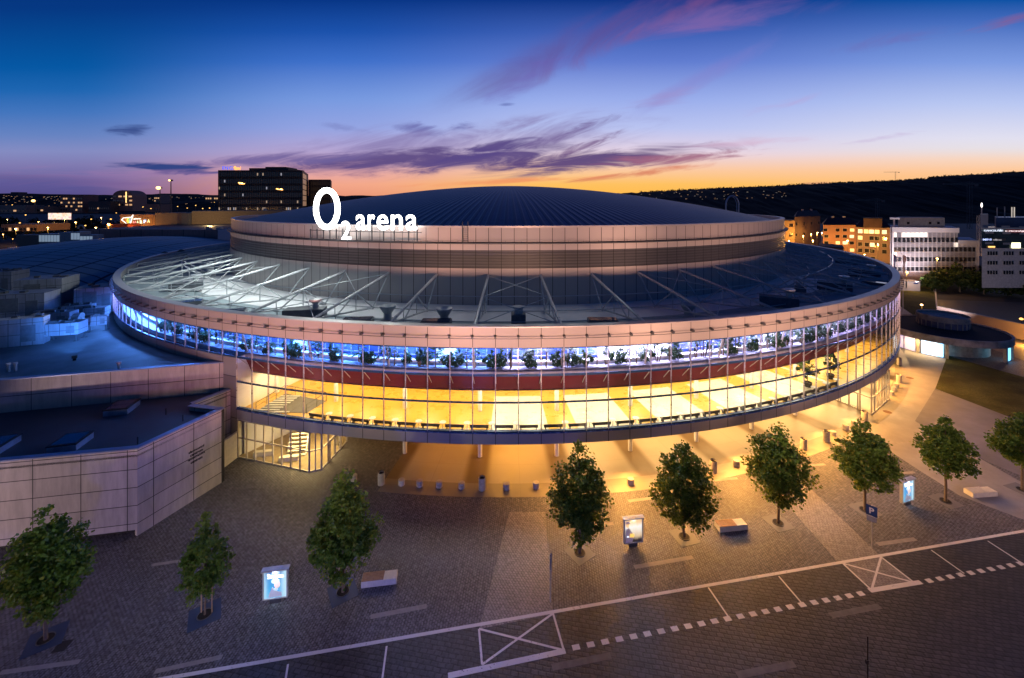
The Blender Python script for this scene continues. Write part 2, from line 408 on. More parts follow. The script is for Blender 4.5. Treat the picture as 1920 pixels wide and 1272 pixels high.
g = MB(); g.poly([(-7000, -500, 0), (7000, -500, 0), (7000, 9000, 0), (-7000, 9000, 0)]); struct(g.build('ground', M_asph))
def sheet(name, px, mat, z, sub=None):
    b = MB(); b.poly([G(u, v, z) if v is not None else Vector(u) for u, v in px]); return struct(b.build(name, mat))
def rline(u, v, off=0.): return G(u, v)
# street axis system: d along the kerb line, n towards the arena
d_ = Vector((math.cos(RD), math.sin(RD), 0)); n_ = Vector((-math.sin(RD), math.cos(RD), 0))
O_ = G(1037, 1151)
def RN(a, b, z=0.): p = O_ + d_ * a + n_ * b; return Vector((p.x, p.y, z))
def ab(u, v): p = G(u, v) - O_; return p.dot(d_), p.dot(n_)
b = MB(); b.poly([RN(-90, 0, .004), RN(120, 0, .004), RN(120, 100, .004), RN(-90, 60, .004)]); struct(b.build('plaza', M_sett))
b = MB(); b.poly([RN(-120, -60, .006), RN(140, -60, .006), RN(140, 0, .006), RN(-120, 0, .006)]); struct(b.build('road', M_road))
# paved crossings in fine pale setts, from the painted boxes up to the arena apron
sheet('paved_strip', [(1573, 1057), (1652, 1044), (1508, 905), (1440, 905)], M_strip, .008)
sheet('paved_strip', [(898, 1180), (1037, 1151), (1022, 960), (955, 960)], M_strip, .008)
b = MB(); q = [ab(1580, 1058), ab(1652, 1045), ab(1712, 1092), ab(1634, 1107)]
b.poly([RN(x, y - .02, .010) for x, y in q]); struct(b.build('paved_strip', M_strip))
sheet('paved_strip', [(1700, 1100), (1640, 1112), (1800, 1272), (1990, 1272)], M_road, .009)
# concrete walks and lawns on the right
sheet('footpath', [(1600, 800), (1680, 742), (1700, 640), (1790, 640), (1752, 732), (1716, 790), (1960, 930), (1960, 990), (1800, 930), (1720, 880)], M_walk, .009)
sheet('footpath', [(1752, 731), (1990, 800), (1990, 925), (1850, 865), (1716, 789)], M_path2, .012)
sheet('lawn', [(1776, 667), (1890, 699), (2000, 730), (2000, 800), (1887, 780), (1754, 729)], M_grass, .05)
# apron of polished slabs below the ring
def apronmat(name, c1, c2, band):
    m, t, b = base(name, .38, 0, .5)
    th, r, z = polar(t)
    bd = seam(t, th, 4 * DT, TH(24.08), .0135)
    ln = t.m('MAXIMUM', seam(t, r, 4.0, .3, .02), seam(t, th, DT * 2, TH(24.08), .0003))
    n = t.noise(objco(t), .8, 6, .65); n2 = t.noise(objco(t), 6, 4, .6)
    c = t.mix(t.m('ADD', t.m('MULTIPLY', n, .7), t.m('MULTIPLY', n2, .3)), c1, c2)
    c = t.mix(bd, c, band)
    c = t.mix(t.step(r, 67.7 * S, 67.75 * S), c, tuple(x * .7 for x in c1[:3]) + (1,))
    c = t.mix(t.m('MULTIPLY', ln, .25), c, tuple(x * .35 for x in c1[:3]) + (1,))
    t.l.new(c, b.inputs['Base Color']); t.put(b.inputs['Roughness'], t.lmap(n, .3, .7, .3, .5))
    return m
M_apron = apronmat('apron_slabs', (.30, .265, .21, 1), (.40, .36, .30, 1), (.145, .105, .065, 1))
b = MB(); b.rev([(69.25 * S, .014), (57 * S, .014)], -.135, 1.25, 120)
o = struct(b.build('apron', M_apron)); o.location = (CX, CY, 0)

# painted road markings (thin sheets of real paint)
def stripe(mb, p, q, wd, z=.012):
    p = Vector((p[0], p[1], 0)); q = Vector((q[0], q[1], 0)); e = (q - p).normalized(); s_ = Vector((-e.y, e.x, 0)) * wd / 2
    mb.poly([(p - s_) + Vector((0, 0, z)), (q - s_) + Vector((0, 0, z)), (q + s_) + Vector((0, 0, z)), (p + s_) + Vector((0, 0, z))])
mk = MB()
mk.poly([RN(-30, .0, .014), RN(70, .0, .014), RN(70, .24, .014), RN(-30, .24, .014)])
bot = ab(1057, 1221)[1]
for (u, v), (u2, v2) in [((1328, 1102), (1365, 1156)), ((1460, 1081), (1502, 1130)), ((1746, 1032), (1808, 1076)), ((1852, 1015), (1920, 1059)), ((725, 1212), (717, 1272)), ((540, 1246), (533, 1290))]:
    stripe(mk, G(u, v), G(u2, v2), .12, .016)
for cs in ([(898, 1180), (1037, 1151), (1057, 1220), (904, 1247)], [(1580, 1057), (1652, 1045), (1714, 1093), (1634, 1107)]):
    p = [G(*c) for c in cs]
    for i, (x, y) in enumerate(((0, 3), (1, 2), (0, 2), (1, 3))): stripe(mk, p[x], p[y], .14, .018 + i * .002)
for (u, v), (u2, v2) in [((840, 1268), (1060, 1221)), ((1630, 1108), (1727, 1092))]:
    stripe(mk, G(u, v), G(u2, v2), .34, .015)
a0 = ab(1060, 1221)[0]; a1 = ab(1630, 1108)[0]; a2 = ab(1727, 1092)[0]; a3 = 70
yb = (ab(1060, 1221)[1] + ab(1630, 1108)[1]) / 2
x = a0 + .5
while x < a1 - .3:
    mk.poly([RN(x, yb - .17, .015), RN(x + .5, yb - .17, .015), RN(x + .5, yb + .17, .015), RN(x, yb + .17, .015)]); x += 1.0
x = a2 + .5
while x < a3:
    mk.poly([RN(x, yb - .17, .015), RN(x + .5, yb - .17, .015), RN(x + .5, yb + .17, .015), RN(x, yb + .17, .015)]); x += 1.0
struct(mk.build('road_markings', M_line))
mk = MB(); mk2 = MB()
for (u, v), (u2, v2), wd in [((1189, 1064), (1299, 1045), .36), ((1645, 1021), (1717, 1011), .36), ((695, 1157), (800, 1137), .36), ((1178, 940), (1233, 933), .36), ((1333, 901.7), (1383, 897), .36), ((1503, 875), (1547, 871), .36), ((1120, 985), (1150, 982), .36), ((1657, 833), (1707, 829), .36), ((1671, 889), (1715, 886), .36), ((1895, 959), (1940, 954), .36), ((290, 1260), (417, 1232), .3), ((0, 1262), (150, 1241), .3), ((285, 1060), (345, 1051), .3)]:
    stripe(mk, G(u, v), G(u2, v2), wd, .013)
for (u, v), (u2, v2) in [((1557, 1155), (1650, 1137)), ((1382, 1267), (1490, 1245)), ((1035, 1252), (1145, 1230))]:
    stripe(mk2, G(u, v), G(u2, v2), .4, .015)
struct(mk.build('paving_strips', M_dash)); struct(mk2.build('paving_strips', plain('dull_strip_stone', (.12, .118, .125, 1), .6, 0, .3, 2.)))

# ================================================================== ARENA
M_clad = clad('drum_cladding', (.50, .455, .43, 1), DT * .988 * 1., TH(25), .0006, zl=[17.2 * S + .1])
M_fasc = clad('fascia_cladding', (.52, .46, .42, 1), DT, TH(25), .00035)
M_louv = clad('dark_louvres', (.085, .088, .098, 1), DT * .988, TH(25), .0006, stripes=.42)
M_band = clad('sill_band_cladding', (.36, .35, .38, 1), DT, TH(25), .0004)
M_side = clad('side_cladding', (.27, .25, .26, 1), DT * 2, TH(25), .0006, zl=[3.25 * S, 5 * S, 6.75 * S])
M_cop = plain('coping_metal', (.5, .47, .45, 1), .4, .3, .1)
M_memb = plain('roof_membrane', (.28, .34, .37, 1), .75, 0, .25, .15, .3, .15)
M_steel = plain('galvanised_steel', (.44, .46, .48, 1), .32, .0, .12, 1.5, .7)
M_dsteel = plain('dark_steel', (.10, .105, .115, 1), .5, .5, .2)
M_frame = plain('mullion_aluminium', (.50, .50, .56, 1), .3, .5, .1)
M_trans = plain('blue_steel_transom', (.035, .09, .20, 1), .3, .4, .1)
M_white = plain('white_plaster', (.72, .72, .74, 1), .6, 0, .06, .6)
M_red = plain('red_plaster', (.18, .024, .034, 1), .6, 0, .12, .4)
M_glass = glassmat('glass_pane')
M_glassb = glassmat('interior_glass', (.45, .6, .95, 1), .2)
M_dark = plain('dark_rubber', (.02, .02, .022, 1), .6)
def concmat():
    m, t, b = base('concourse_floor', .25, 0, .5)
    th, r, z = polar(t)
    f = t.m('FRACT', t.m('ADD', t.m('DIVIDE', t.m('SUBTRACT', th, TH(24.08)), 4 * DT), .5))
    pale = t.m('MULTIPLY', t.step(t.m('ABSOLUTE', t.m('SUBTRACT', f, .5)), .165, .172), t.step(th, TH(24.1), TH(24.12)))
    pale = t.m('MULTIPLY', pale, t.m('SUBTRACT', 1., t.step(th, TH(45), TH(45.02))))
    pale = t.m('MULTIPLY', pale, t.step(r, 61.6 * S, 61.65 * S))
    n = t.noise(objco(t), .6, 6, .65)
    c = t.mix(n, (.47, .285, .05, 1), (.53, .335, .07, 1)); c = t.mix(pale, c, t.mix(n, (.55, .52, .44, 1), (.66, .63, .55, 1)))
    t.l.new(c, b.inputs['Base Color']); t.put(b.inputs['Roughness'], t.lmap(n, .3, .7, .22, .38)); return m
M_floor1 = concmat()
def domemat():
    m, t, b = base('standing_seam_roof', .45, .3, .3)
    th, r, z = polar(t)
    s_ = seam(t, th, 2 * PI / 300, 0., .0045)
    s2 = t.m('MAXIMUM', t.m('MAXIMUM', seam(t, r, 1000, 49.5 * S, .35), seam(t, r, 1000, 42 * S, .28)), seam(t, r, 1000, 16 * S, .3))
    n = t.noise(objco(t), .3, 5, .65)
    c = t.mix(n, (.008, .034, .085, 1), (.018, .062, .145, 1))
    c = t.mix(t.m('MULTIPLY', t.m('MAXIMUM', s_, s2), .5), c, (.006, .014, .03, 1))
    t.l.new(c, b.inputs['Base Color']); bump(t, b, s_, .08, .7); return m
M_dome = domemat()

arena = thing('arena', 'huge round arena with a domed drum above a wide lit glass ring', 'arena', (CX, CY, 0))
def part(mb, name, mat, parent=arena, **kw): return mb.build(name, mat, parent, **kw)
U = lambda *pr: [(R * S, z * S) for R, z in pr]
FULL = 2 * PI
b = MB(); b.rev(U((55, 9.6), (55, 14.5)), 0, FULL, 248); part(b, 'drum_wall', M_clad)
b = MB(); b.rev(U((54.94, 14.5), (54.94, 16.45)), 0, FULL, 248); part(b, 'louvre_band', M_louv)
b = MB(); b.rev(U((55, 16.45), (55, 17.2), (54.85, 17.2), (54.85, 18.85)), 0, FULL, 248); part(b, 'parapet_wall', M_clad)
b = MB(); b.rev(U((54.9, 18.85), (54.9, 19.04), (54.3, 19.04), (54.3, 18.4), (53, 18.2)), 0, FULL, 248); part(b, 'parapet_coping', M_cop)
b = MB(); b.rev([(55.35 * S, 17.12 * S), (55.35 * S, 17.22 * S), (54.87 * S, 17.24 * S), (54.87 * S, 17.1 * S)], 0, FULL, 248, close=True)
for i in range(-48, 49): b.tube(pol(55.35 * S, i * DT * 1.2, 17.22 * S), pol(55.35 * S, i * DT * 1.2, 17.46 * S), .03, n=4)
b.rev([(55.33 * S, 17.46 * S), (55.33 * S, 17.49 * S), (55.30 * S, 17.49 * S), (55.30 * S, 17.46 * S)], 0, FULL, 248, close=True)
part(b, 'walkway_ledge', M_dsteel)
# dome: shallow cap flattening towards the eaves
prof = []
for i in range(25):
    r = 53.6 * (1 - i / 24)
    z = 18.55 + 7.0 * (1 - (r / 53.6) ** 1.75)
    prof.append((max(r, .01) * S, z * S))
b = MB(); b.rev(prof, 0, FULL, 192); part(b, 'dome_roof', M_dome, smooth=True)
# ring
def zroof(R): return 9.85 + (R - 55) / 12.6 * 1.5
b = MB(); b.rev(U((67.6, zroof(67.6)), (54.9, zroof(54.9))), 0, FULL, 248); part(b, 'ring_roof', M_memb)
b = MB(); b.rev(U((68.2, 10.55), (68.2, 12.12)), 0, FULL, 248)
part(b, 'fascia', M_fasc)
b = MB(); b.rev(U((68.24, 12.06), (68.24, 12.14), (67.5, 12.14), (67.5, 11.0)), 0, FULL, 248); part(b, 'fascia_coping', M_cop)
b = MB(); b.rev([(68.62 * S, 11.33 * S), (68.62 * S, 11.37 * S), (68.58 * S, 11.37 * S), (68.58 * S, 11.33 * S)], 0, FULL, 248, close=True)
for k in range(-10, 62):
    t_ = TH(k); b.box(pol(68.36 * S, t_, 11.42 * S), (.2, .62, .2), t_)
part(b, 'fascia_rail', M_dsteel)
K0, K1 = -9, 59
b = MB(); b.rev(U((67.2, 3.25), (68.2, 3.25), (68.2, 4.08)), TH(12), TH(K1), K1 - 12); part(b, 'sill_band', M_band)
b = MB(); b.rev(U((68.26, 4.06), (68.26, 4.1), (67.95, 4.22), (67.95, 4.0)), TH(12), TH(K1), K1 - 12); part(b, 'sill', plain('blue_sill_metal', (.12, .22, .55, 1), .25, .5, .1))
b = MB(); b.rev(U((58.2, 3.25), (67.2, 3.25)), TH(12), TH(K1), K1 - 12)
b.rev(U((58.2, 3.3), (67.2, 3.3)), TH(12), TH(K1), K1 - 12); part(b, 'ring_soffit', plain('soffit_board', (.55, .5, .45, 1), .6))
b = MB(); b.rev(U((68.1, 3.9), (58.3, 3.9)), TH(12), TH(K1), (K1 - 12) * 2); part(b, 'concourse_floor', M_floor1)
b = MB(); b.rev(U((67.35, 8.44), (58.3, 8.44)), TH(K0), TH(K1), K1 - K0); part(b, 'gallery_floor', plain('gallery_carpet', (.30, .28, .33, 1), .6))
b = MB(); b.rev(U((66.85, 6.80), (67.4, 8.1), (67.4, 8.22)), TH(K0), TH(K1), K1 - K0); part(b, 'gallery_edge', M_red)
b = MB(); b.rev(U((58.3, 6.72), (66.85, 6.72)), TH(12), TH(K1), K1 - 12); part(b, 'concourse_ceiling', M_white)
b = MB(); b.rev(U((54.9, 10.58), (68.15, 10.58)), TH(K0), TH(K1), K1 - K0); part(b, 'gallery_ceiling', M_white)
b = MB(); b.rev(U((58.3, 0), (58.3, 6.72)), TH(10), TH(K1), K1 - 10); part(b, 'core_wall', plain('ochre_plaster', (.55, .42, .2, 1), .6))
# gallery inner wall with glazed bar fronts
b = MB(); b.rev(U((65.6, 8.44), (65.6, 8.70)), TH(K0), TH(K1), K1 - K0)
b.rev(U((65.6, 10.1), (65.6, 10.58)), TH(K0), TH(K1), K1 - K0)
SOLID = [22, 30, 31, 32, 33, 40, 47, 14]
for k in range(K0, K1):
    if k in SOLID: b.rev(U((65.6, 8.70), (65.6, 10.1)), TH(k), TH(k + 1), 1)
part(b, 'gallery_wall', M_white)
fr = MB(); gl = MB()
for k in range(K0, K1):
    if k in SOLID: continue
    for j in range(0, 4, 2): fr.box(pol(65.6 * S, TH(k + j / 4), 9.4 * S), (.07, .1, 1.4 * S), TH(k + j / 4))
    fr.box(pol(65.6 * S, TH(k + .5), 9.0 * S), (2.3, .05, .09), TH(k + .5))
    gl.rev(U((65.5, 8.70), (65.5, 10.1)), TH(k), TH(k + 1), 1)
wf = part(fr, 'bar_front_frame', M_frame)
M_barp = emit('blue_lit_bar_glazing', (.03, .10, .75), .35, (.03, .06, .26, 1)); gl.build('bar_front_pane', M_barp, wf)
b = MB()   # counters and planter along the glass
b.rev(U((66.35, 8.44), (66.35, 8.80), (66.1, 8.80), (66.1, 8.44)), TH(K0), TH(K1), K1 - K0); part(b, 'gallery_counter', M_white)
b = MB(); b.rev(U((67.42, 8.225), (67.42, 8.60), (66.75, 8.60), (66.75, 8.47)), TH(K0), TH(K1), K1 - K0); part(b, 'planter_trough', plain('lilac_grey_trough', (.42, .40, .47, 1), .6))
# cladding beside and behind the podium, and the plain rear of the ring
b = MB(); b.rev(U((68.15, 0), (68.15, 8.42)), TH(-40), TH(12), 52); part(b, 'side_wall', M_side)
b = MB(); b.rev(U((68.15, 0), (68.15, 10.55)), TH(K1), TH(-40) + FULL, 150); b.rev(U((68.15, 8.42), (68.15, 10.55)), TH(-40), TH(K0), 31); part(b, 'rear_wall', M_side)
b = MB()   # end cheek where the low glazing starts
p0, p1 = pol(68.15 * S, TH(12), 0), pol(58.3 * S, TH(12), 0)
b._a([p0, p1, p1 + Vector((0, 0, 8.4 * S)), p0 + Vector((0, 0, 8.4 * S))], [(0, 1, 2, 3)]); part(b, 'end_wall', M_white)

# windows: one bay of each kind, copied round the ring
def bay(low):
    fr = MB(); tbs = []; R = 68.2 * S; zb = 4.16 if low else 8.42
    wl = 2 * 68.2 * S * math.sin(DT / 2); mid = DT / 2
    fr.box((0, -R + .03, (zb + 10.55) / 2 * S), (.085, .13, (10.55 - zb) * S), 0)
    c_ = pol(R * math.cos(mid), mid, 0)
    for z, h in ([(4.2, .10), (6.4, .12)] if low else []) + [(8.46, .16), (10.5, .08)]:
        tb_ = MB(); tbs.append(tb_); tb_.box((c_.x, c_.y + .05, z * S), (wl - .09, .12, h * S), mid)
    o = fr.build('window', M_frame, arena)
    for tb_ in tbs: tb_.build('transom', M_trans, o)
    gl = MB()
    zs = [(4.25, 6.34), (6.46, 8.38)] if low else []
    for z0, z1 in zs + [(8.54, 10.46)]:
        a, b_ = pol(R - .05, 0, 0), pol(R - .05, DT, 0)
        gl._a([a + Vector((0, 0, z0 * S)), b_ + Vector((0, 0, z0 * S)), b_ + Vector((0, 0, z1 * S)), a + Vector((0, 0, z1 * S))], [(0, 1, 2, 3)])
    gl.build('window_pane', M_glass, o)
    return o
def place(o, ang, first, parent=arena):
    r = o
    if not first:
        r = o.copy(); COL.objects.link(r); r.parent = parent
        for ch in list(o.children): c = ch.copy(); COL.objects.link(c); c.parent = r
    r.rotation_euler.z = ang; return r
bl, bh = bay(True), bay(False)
for k in range(K0, K1):
    lowk = k >= 12
    place(bl if lowk else bh, TH(k), k == (12 if lowk else K0))
def one(name, mat, ang0, build):
    b = MB(); build(b); o = b.build(name, mat, arena); o.rotation_euler.z = ang0; return o
# hangers across the red gallery edge, slanted props, columns
hang = one('hanger', M_cop, TH(12), lambda b: b.tube((0, -68.0 * S, 8.32 * S), (0, -66.95 * S, 7.25 * S), .045, n=6))
for k in range(13, K1): place(hang, TH(k), False)
prop = one('slanted_prop', M_cop, TH(0), lambda b: b.tube((0, -67.7 * S, 10.5 * S), (0, -66.75 * S, 7.0 * S), .11, n=8))
for k in range(4, K1, 4): place(prop, TH(k), False)
colm = one('column', M_white, TH(12.08), lambda b: b.tube((0, -64.3 * S, 0.015), (0, -64.3 * S, 6.72 * S), .25, n=20))
for k in range(16, K1, 4): place(colm, TH(k + .08), False)
# roof trusses
def truss(b):
    A_ = Vector((0, -55.1, 13.8)) * S; F_ = Vector((0, -67.2, 11.9)) * S; M_ = A_.lerp(F_, .5); B_ = Vector((0, -58.2, 10.75)) * S
    Ee = Vector((0, -64.2, 11.35)) * S
    b.tube(A_, F_, .17, n=8); b.tube(A_, B_, .10); b.tube(M_, B_, .09); b.tube(M_, Ee, .09)
    b.tube(B_, F_, .11); V = Vector((0, M_.y, (B_.z + (F_.z - B_.z) * .33))); b.tube(M_, V, .06)
    q = A_.lerp(F_, .76); b.tube(q, Vector((0, q.y, Ee.z + .05)), .05)
    for p in (B_, Ee):
        R = -p.y / S; b.tube(p, (0, p.y, zroof(R) * S), .07); b.box((0, p.y, zroof(R) * S + .03), (.3, .3, .06))
    b.tube(F_, (0, F_.y, zroof(67.2) * S), .1)
tr = one('roof_truss', M_steel, TH(0), truss)
for k in range(4, NB, 4): place(tr, TH(k), False)
for R, z, r in ((61.15, 12.85, .07), (58.2, 10.75, .09), (64.2, 11.35, .06)):
    b = MB(); pts = [pol(R * S, TH(4 * i), z * S) for i in range(63)]; b.path(pts, r, 6); part(b, 'ring_pipe', M_steel)
def brace(b):
    A0, A1 = pol(55.2 * S, 0, 13.75 * S), pol(55.2 * S, 4 * DT, 13.75 * S)
    M0, M1 = pol(61.1 * S, 0, 12.8 * S), pol(61.1 * S, 4 * DT, 12.8 * S); F0, F1 = pol(67 * S, 0, 11.9 * S), pol(67 * S, 4 * DT, 11.9 * S)
    b.tube(A0, M1, .05); b.tube(A1, M0, .05); b.tube(M0, F1, .05); b.tube(M1, F0, .05)
BR = [0, 12, 24, 36, 44, 48, 52, 56, 60, 64, 68, 76, 84, 92, 108, 124, 140, 156, 172, 188, 204, 212, 220, 228, 232, 236, 240, 244]
br = one('roof_bracing', M_steel, TH(BR[0]), brace)
for k in BR[1:]: place(br, TH(k), False)
# access ladder on the parapet
b = MB(); p, th = ringpt(872, 430, 55.3 * S); R = 55.2 * S
for s_ in (-.4, .4): b.tube(pol(R, th, 17.2 * S) + Vector((s_ * math.cos(th), s_ * math.sin(th), 0)), pol(R, th, 19.5 * S) + Vector((s_ * math.cos(th), s_ * math.sin(th), 0)), .05)
for i in range(9): b.box(pol(R, th, (17.3 + i * .22) * S), (.8, .05, .05), th)
part(b, 'parapet_ladder', M_dsteel)
b = MB()   # stair in the west of the concourse, with railings
def CON(u, v, z): q = G(u, v, z * S); return q - Vector((CX, CY, 0))
a_, b_ = CON(548, 768, 3.9), CON(600, 735, 3.9)

# interior lamps (real ceiling fittings)
WARM = (1, .66, .24); WARM2 = (1, .78, .45); BLUE = (.22, .36, 1.); LILA = (.62, .58, 1.)
def lamps(name, R, z, k0, k1, step, pw, sx=7., sy=3., colr=None):
    for k in range(k0, k1, step):
        t_ = TH(k + step / 2); p_, c_ = pw(k)
        if p_ <= 0: continue
        light(name, 'AREA', pol(R * S, t_, z * S), p_, c_, arena, sx, sy, (0, 0, t_))
lamps('concourse_lamp', 65.6, 6.6, 12, 56, 2, lambda k: ((300, (1, .66, .26)) if k < 24 else (310, (1, .76, .42)) if k < 46 else (300, (1, .66, .3))), sx=2., sy=2.)
lamps('concourse_lamp', 62.0, 6.6, 12, 56, 2, lambda k: ((260, (1, .66, .26)) if k < 24 else (260, (1, .76, .42)) if k < 46 else (260, (1, .66, .3))), sx=2., sy=2.)
lamps('apron_lamp', 63.4, 3.18, 12, 58, 4, lambda k: ((44 if k < 20 else 220, (1, .36, .05)) if k < 24 else (820, (1, .43, .07)) if k < 28 else (950, (1, .56, .19)) if k < 48 else (1500, (1, .58, .2))), sx=6., sy=6.)
lamps('gallery_lamp', 66.15, 10.5, -8, 58, 3, lambda k: (1900 if k < 22 else 2700, (.10, .30, 1.) if k < 18 else ((.2, .38, 1.) if k < 24 else ((.55, .52, 1.) if k < 28 else ((.66, .6, 1.) if k < 44 else (.62, .45, .98))))), sx=5., sy=.8)
for k in range(28, 60, 3):   # assumed downlights along the rim of the soffit, tilted outwards over the square
    t_ = TH(k); l = light('assumed_rim_downlight', 'SPOT', pol(67.3 * S, t_, 3.2 * S), 6500 if k < 31 else 14000 if k < 46 else 11000, (1, .43, .085), arena, 1.6, spot=2.3, blend=.8)
    l.rotation_euler = (pol(1, t_, 0) * .95 + Vector((0, 0, -.6))).to_track_quat('-Z', 'Y').to_euler()
for a, c_, nm, kk in ((K0, 23, (.12, .3, 1), 6.), (23, K1, (.72, .66, 1), 6.)):
    b = MB(); b.rev(U((67.95, 10.44), (67.95, 10.52), (67.8, 10.52), (67.8, 10.44)), TH(a), TH(c_), c_ - a, close=True); part(b, 'light_strip', emit('gallery_light_strip', nm, kk))
for i in range(17):   # added row of spots along the drum, brightening the ring roof below
    a_ = -.74 + i * .058
    l = light('added_roof_light', 'SPOT', pol(56.4 * S, a_, 17.9 * S), 3000 if i < 8 else 1100 if i < 10 else 260, (.90, 1., .96), arena, .6, spot=2.7, blend=1.)
    l.rotation_euler = (pol(66.5 * S, a_ - .06, 11.2 * S) - pol(56.4 * S, a_, 17.9 * S)).to_track_quat('-Z', 'Y').to_euler()
# ================================================================== LETTERING
def text_mesh(name, s, mat, parent, loc, rz, w_=None, h_=None, depth=.1, bold=0., shear=0.):
    cu = bpy.data.curves.new(name, 'FONT'); cu.body = s; cu.size = 1; cu.offset = bold; cu.extrude = .01; cu.shear = shear
    cu.resolution_u = 4
    to = bpy.data.objects.new(name, cu); COL.objects.link(to)
    bpy.context.view_layer.update()
    me = bpy.data.meshes.new_from_object(to.evaluated_get(bpy.context.evaluated_depsgraph_get()))
    bpy.data.objects.remove(to); bpy.data.curves.remove(cu)
    xs = [v.co.x for v in me.vertices]; ys = [v.co.y for v in me.vertices]
    x0, x1, y0, y1 = min(xs), max(xs), min(ys), max(ys)
    kx = w_ / (x1 - x0) if w_ else None; ky = h_ / (y1 - y0) if h_ else None
    kx = kx or ky; ky = ky or kx
    for v in me.vertices:
        x, y, z = v.co; v.co = ((x - (x0 + x1) / 2) * kx, -z / .01 * depth / 2, (y - y0) * ky)
    me.materials.clear(); me.materials.append(mat); me.name = name
    o = bpy.data.objects.new(name, me); COL.objects.link(o)
    if parent: o.parent = parent
    o.location = loc; o.rotation_euler.z = rz
    return o
M_sign = emit('sign_white_light', (.97, 1, .98), 7.)
RS = 55.9 * S
p_, th_ = ringpt(683, 455, 55.3 * S)
sign = thing('arena_sign', 'big glowing white O2 arena lettering standing on the ledge of the drum', 'sign', (p_.x, p_.y, 17.24 * S), 0.)
def sg(u, v): q, t_ = ringpt(u, v, RS); return q - Vector(sign.location), t_
def pxm(u): q, t_ = ringpt(u, 430, RS); return q.y / F
q, t_ = sg(612.5, 431); k = pxm(612)
b = MB(); n = 64
for i in range(n):
    vs = []
    for a in (2 * PI * i / n, 2 * PI * (i + 1) / n):
        for rx, rz_ in ((29.5, 39.5), (19.6, 29.6)):
            for y in (-.12, .12): vs.append((rx * k / math.cos(t_) * math.cos(a), y, (39.5 + rz_ * math.sin(a)) * k))
    b._a(vs, [(0, 4, 6, 2), (1, 3, 7, 5), (0, 1, 5, 4), (2, 6, 7, 3)])
o = b.build('letter', M_sign, sign, loc=q, rz=t_)
for s_, u0, u1, v0, v1 in [('2', 639.5, 658.5, 415, 449), ('a', 667, 686, 403, 431.5), ('r', 690, 703, 403, 431.5), ('e', 706.5, 728, 403, 432), ('n', 733, 755, 403, 432), ('a', 761, 782.5, 403, 432)]:
    q, t_ = sg((u0 + u1) / 2, v1); k = pxm(u0)
    text_mesh('letter', s_, M_sign, sign, q, t_, (u1 - u0) * k / math.cos(t_), (v1 - v0) * k, .16, .004)
b = MB()
ub = [582, 594, 606, 618, 630, 642, 654, 668, 675, 697, 719, 739, 766, 782]
for u in ub:
    q, t_ = sg(u, 432)
    top = 4.2 if u < 660 else 3.4
    b.tube((q.x, q.y + .1, .05), (q.x, q.y + .1, max(q.z + (.9 if u > 660 else .2), .4)), .09)
pts = [sg(u, 452)[0] for u in range(580, 792, 10)]
b.path([Vector((p.x, p.y, .12)) for p in pts], .14)
b.path([Vector((p.x, p.y + .15, 1.5)) for p in pts], .06)
b.build('support_frame', M_dsteel, sign)

# ================================================================== ASSUMED FLOODLIGHTS of the square (unseen masts behind and beside the view)
def mast(name, label, x, y, z, pw, col, target, spot=1.9, blend=.8, size=.5):
    r = thing(name, label, 'light mast', (x, y, 0)); b = MB(); b.tube((0, 0, 0), (0, 0, z - .1), .22, .12, 10); b.build('pole', M_steel, r)
    b = MB(); b.box((0, 0, z + .25), (1.6, .5, .3)); b.build('lamp_head', M_dsteel, r)
    l = light('mast_lamp', 'SPOT', (0, 0, z - .05), pw, col, r, size, spot=spot, blend=blend)
    l.rotation_euler = (Vector(target) - Vector((x, y, z))).to_track_quat('-Z', 'Y').to_euler()
def lampmast(label, x, y, z, spots):
    r = thing('assumed_lamp_mast', label, 'light mast', (x, y, 0)); b = MB(); b.tube((0, 0, 0), (0, 0, z - .1), .16, .1, 10); b.build('pole', M_steel, r)
    b = MB(); b.box((0, 0, z + .25), (1.6, .5, .3)); b.build('lamp_head', M_dsteel, r)
    for tgt, half, pw, col in spots:
        l = light('mast_lamp', 'SPOT', (0, 0, z - .05), pw, col, r, 2.4 if y < 0 else .25, spot=math.radians(half * 2), blend=.6)
        l.rotation_euler = (Vector(tgt) - Vector((x, y, z))).to_track_quat('-Z', 'Y').to_euler()
def rp(deg, z, R=68.2): p = wpol(R * S, math.radians(deg), z); return (p.x, p.y, p.z)
lampmast('assumed floodlight mast behind the view washing the front of the arena', 8, -10, 9, [
    (rp(-33, 23, 60), 13, 80000, (1, .36, .34)), (rp(-15, 24, 62), 17, 130000, (1, .48, .34)), (rp(3, 24, 62), 17, 155000, (1, .53, .35)), (rp(21, 24, 62), 17, 175000, (1, .55, .38)), (rp(39, 22, 62), 16, 140000, (1, .52, .36))])
lampmast('assumed street lamp left of the view before the panelled podium', -58, 16, 5.6, [((-36, 38, 6.5), 38, 26000, (1, .68, .62))])
lampmast('assumed street lamp near the middle of the street below the view', -9, 8, 6.6, [((-18, 44, 2), 60, 13000, (.27, .25, 1.))])
lampmast('assumed tall street lamp left of the middle of the street below the view', -24, 4, 9, [((-21, 34, 9.5), 30, 12000, (1, .84, .5))])
lampmast('assumed street lamp right of the middle of the street below the view', 17, 12, 6.6, [((20, 44, 0), 58, 2400, (.9, .5, .6))])
lampmast('assumed street lamp at the right end of the street', 58, 26, 7.5, [((40, 52, 0), 60, 9500, (1, .60, .50))])

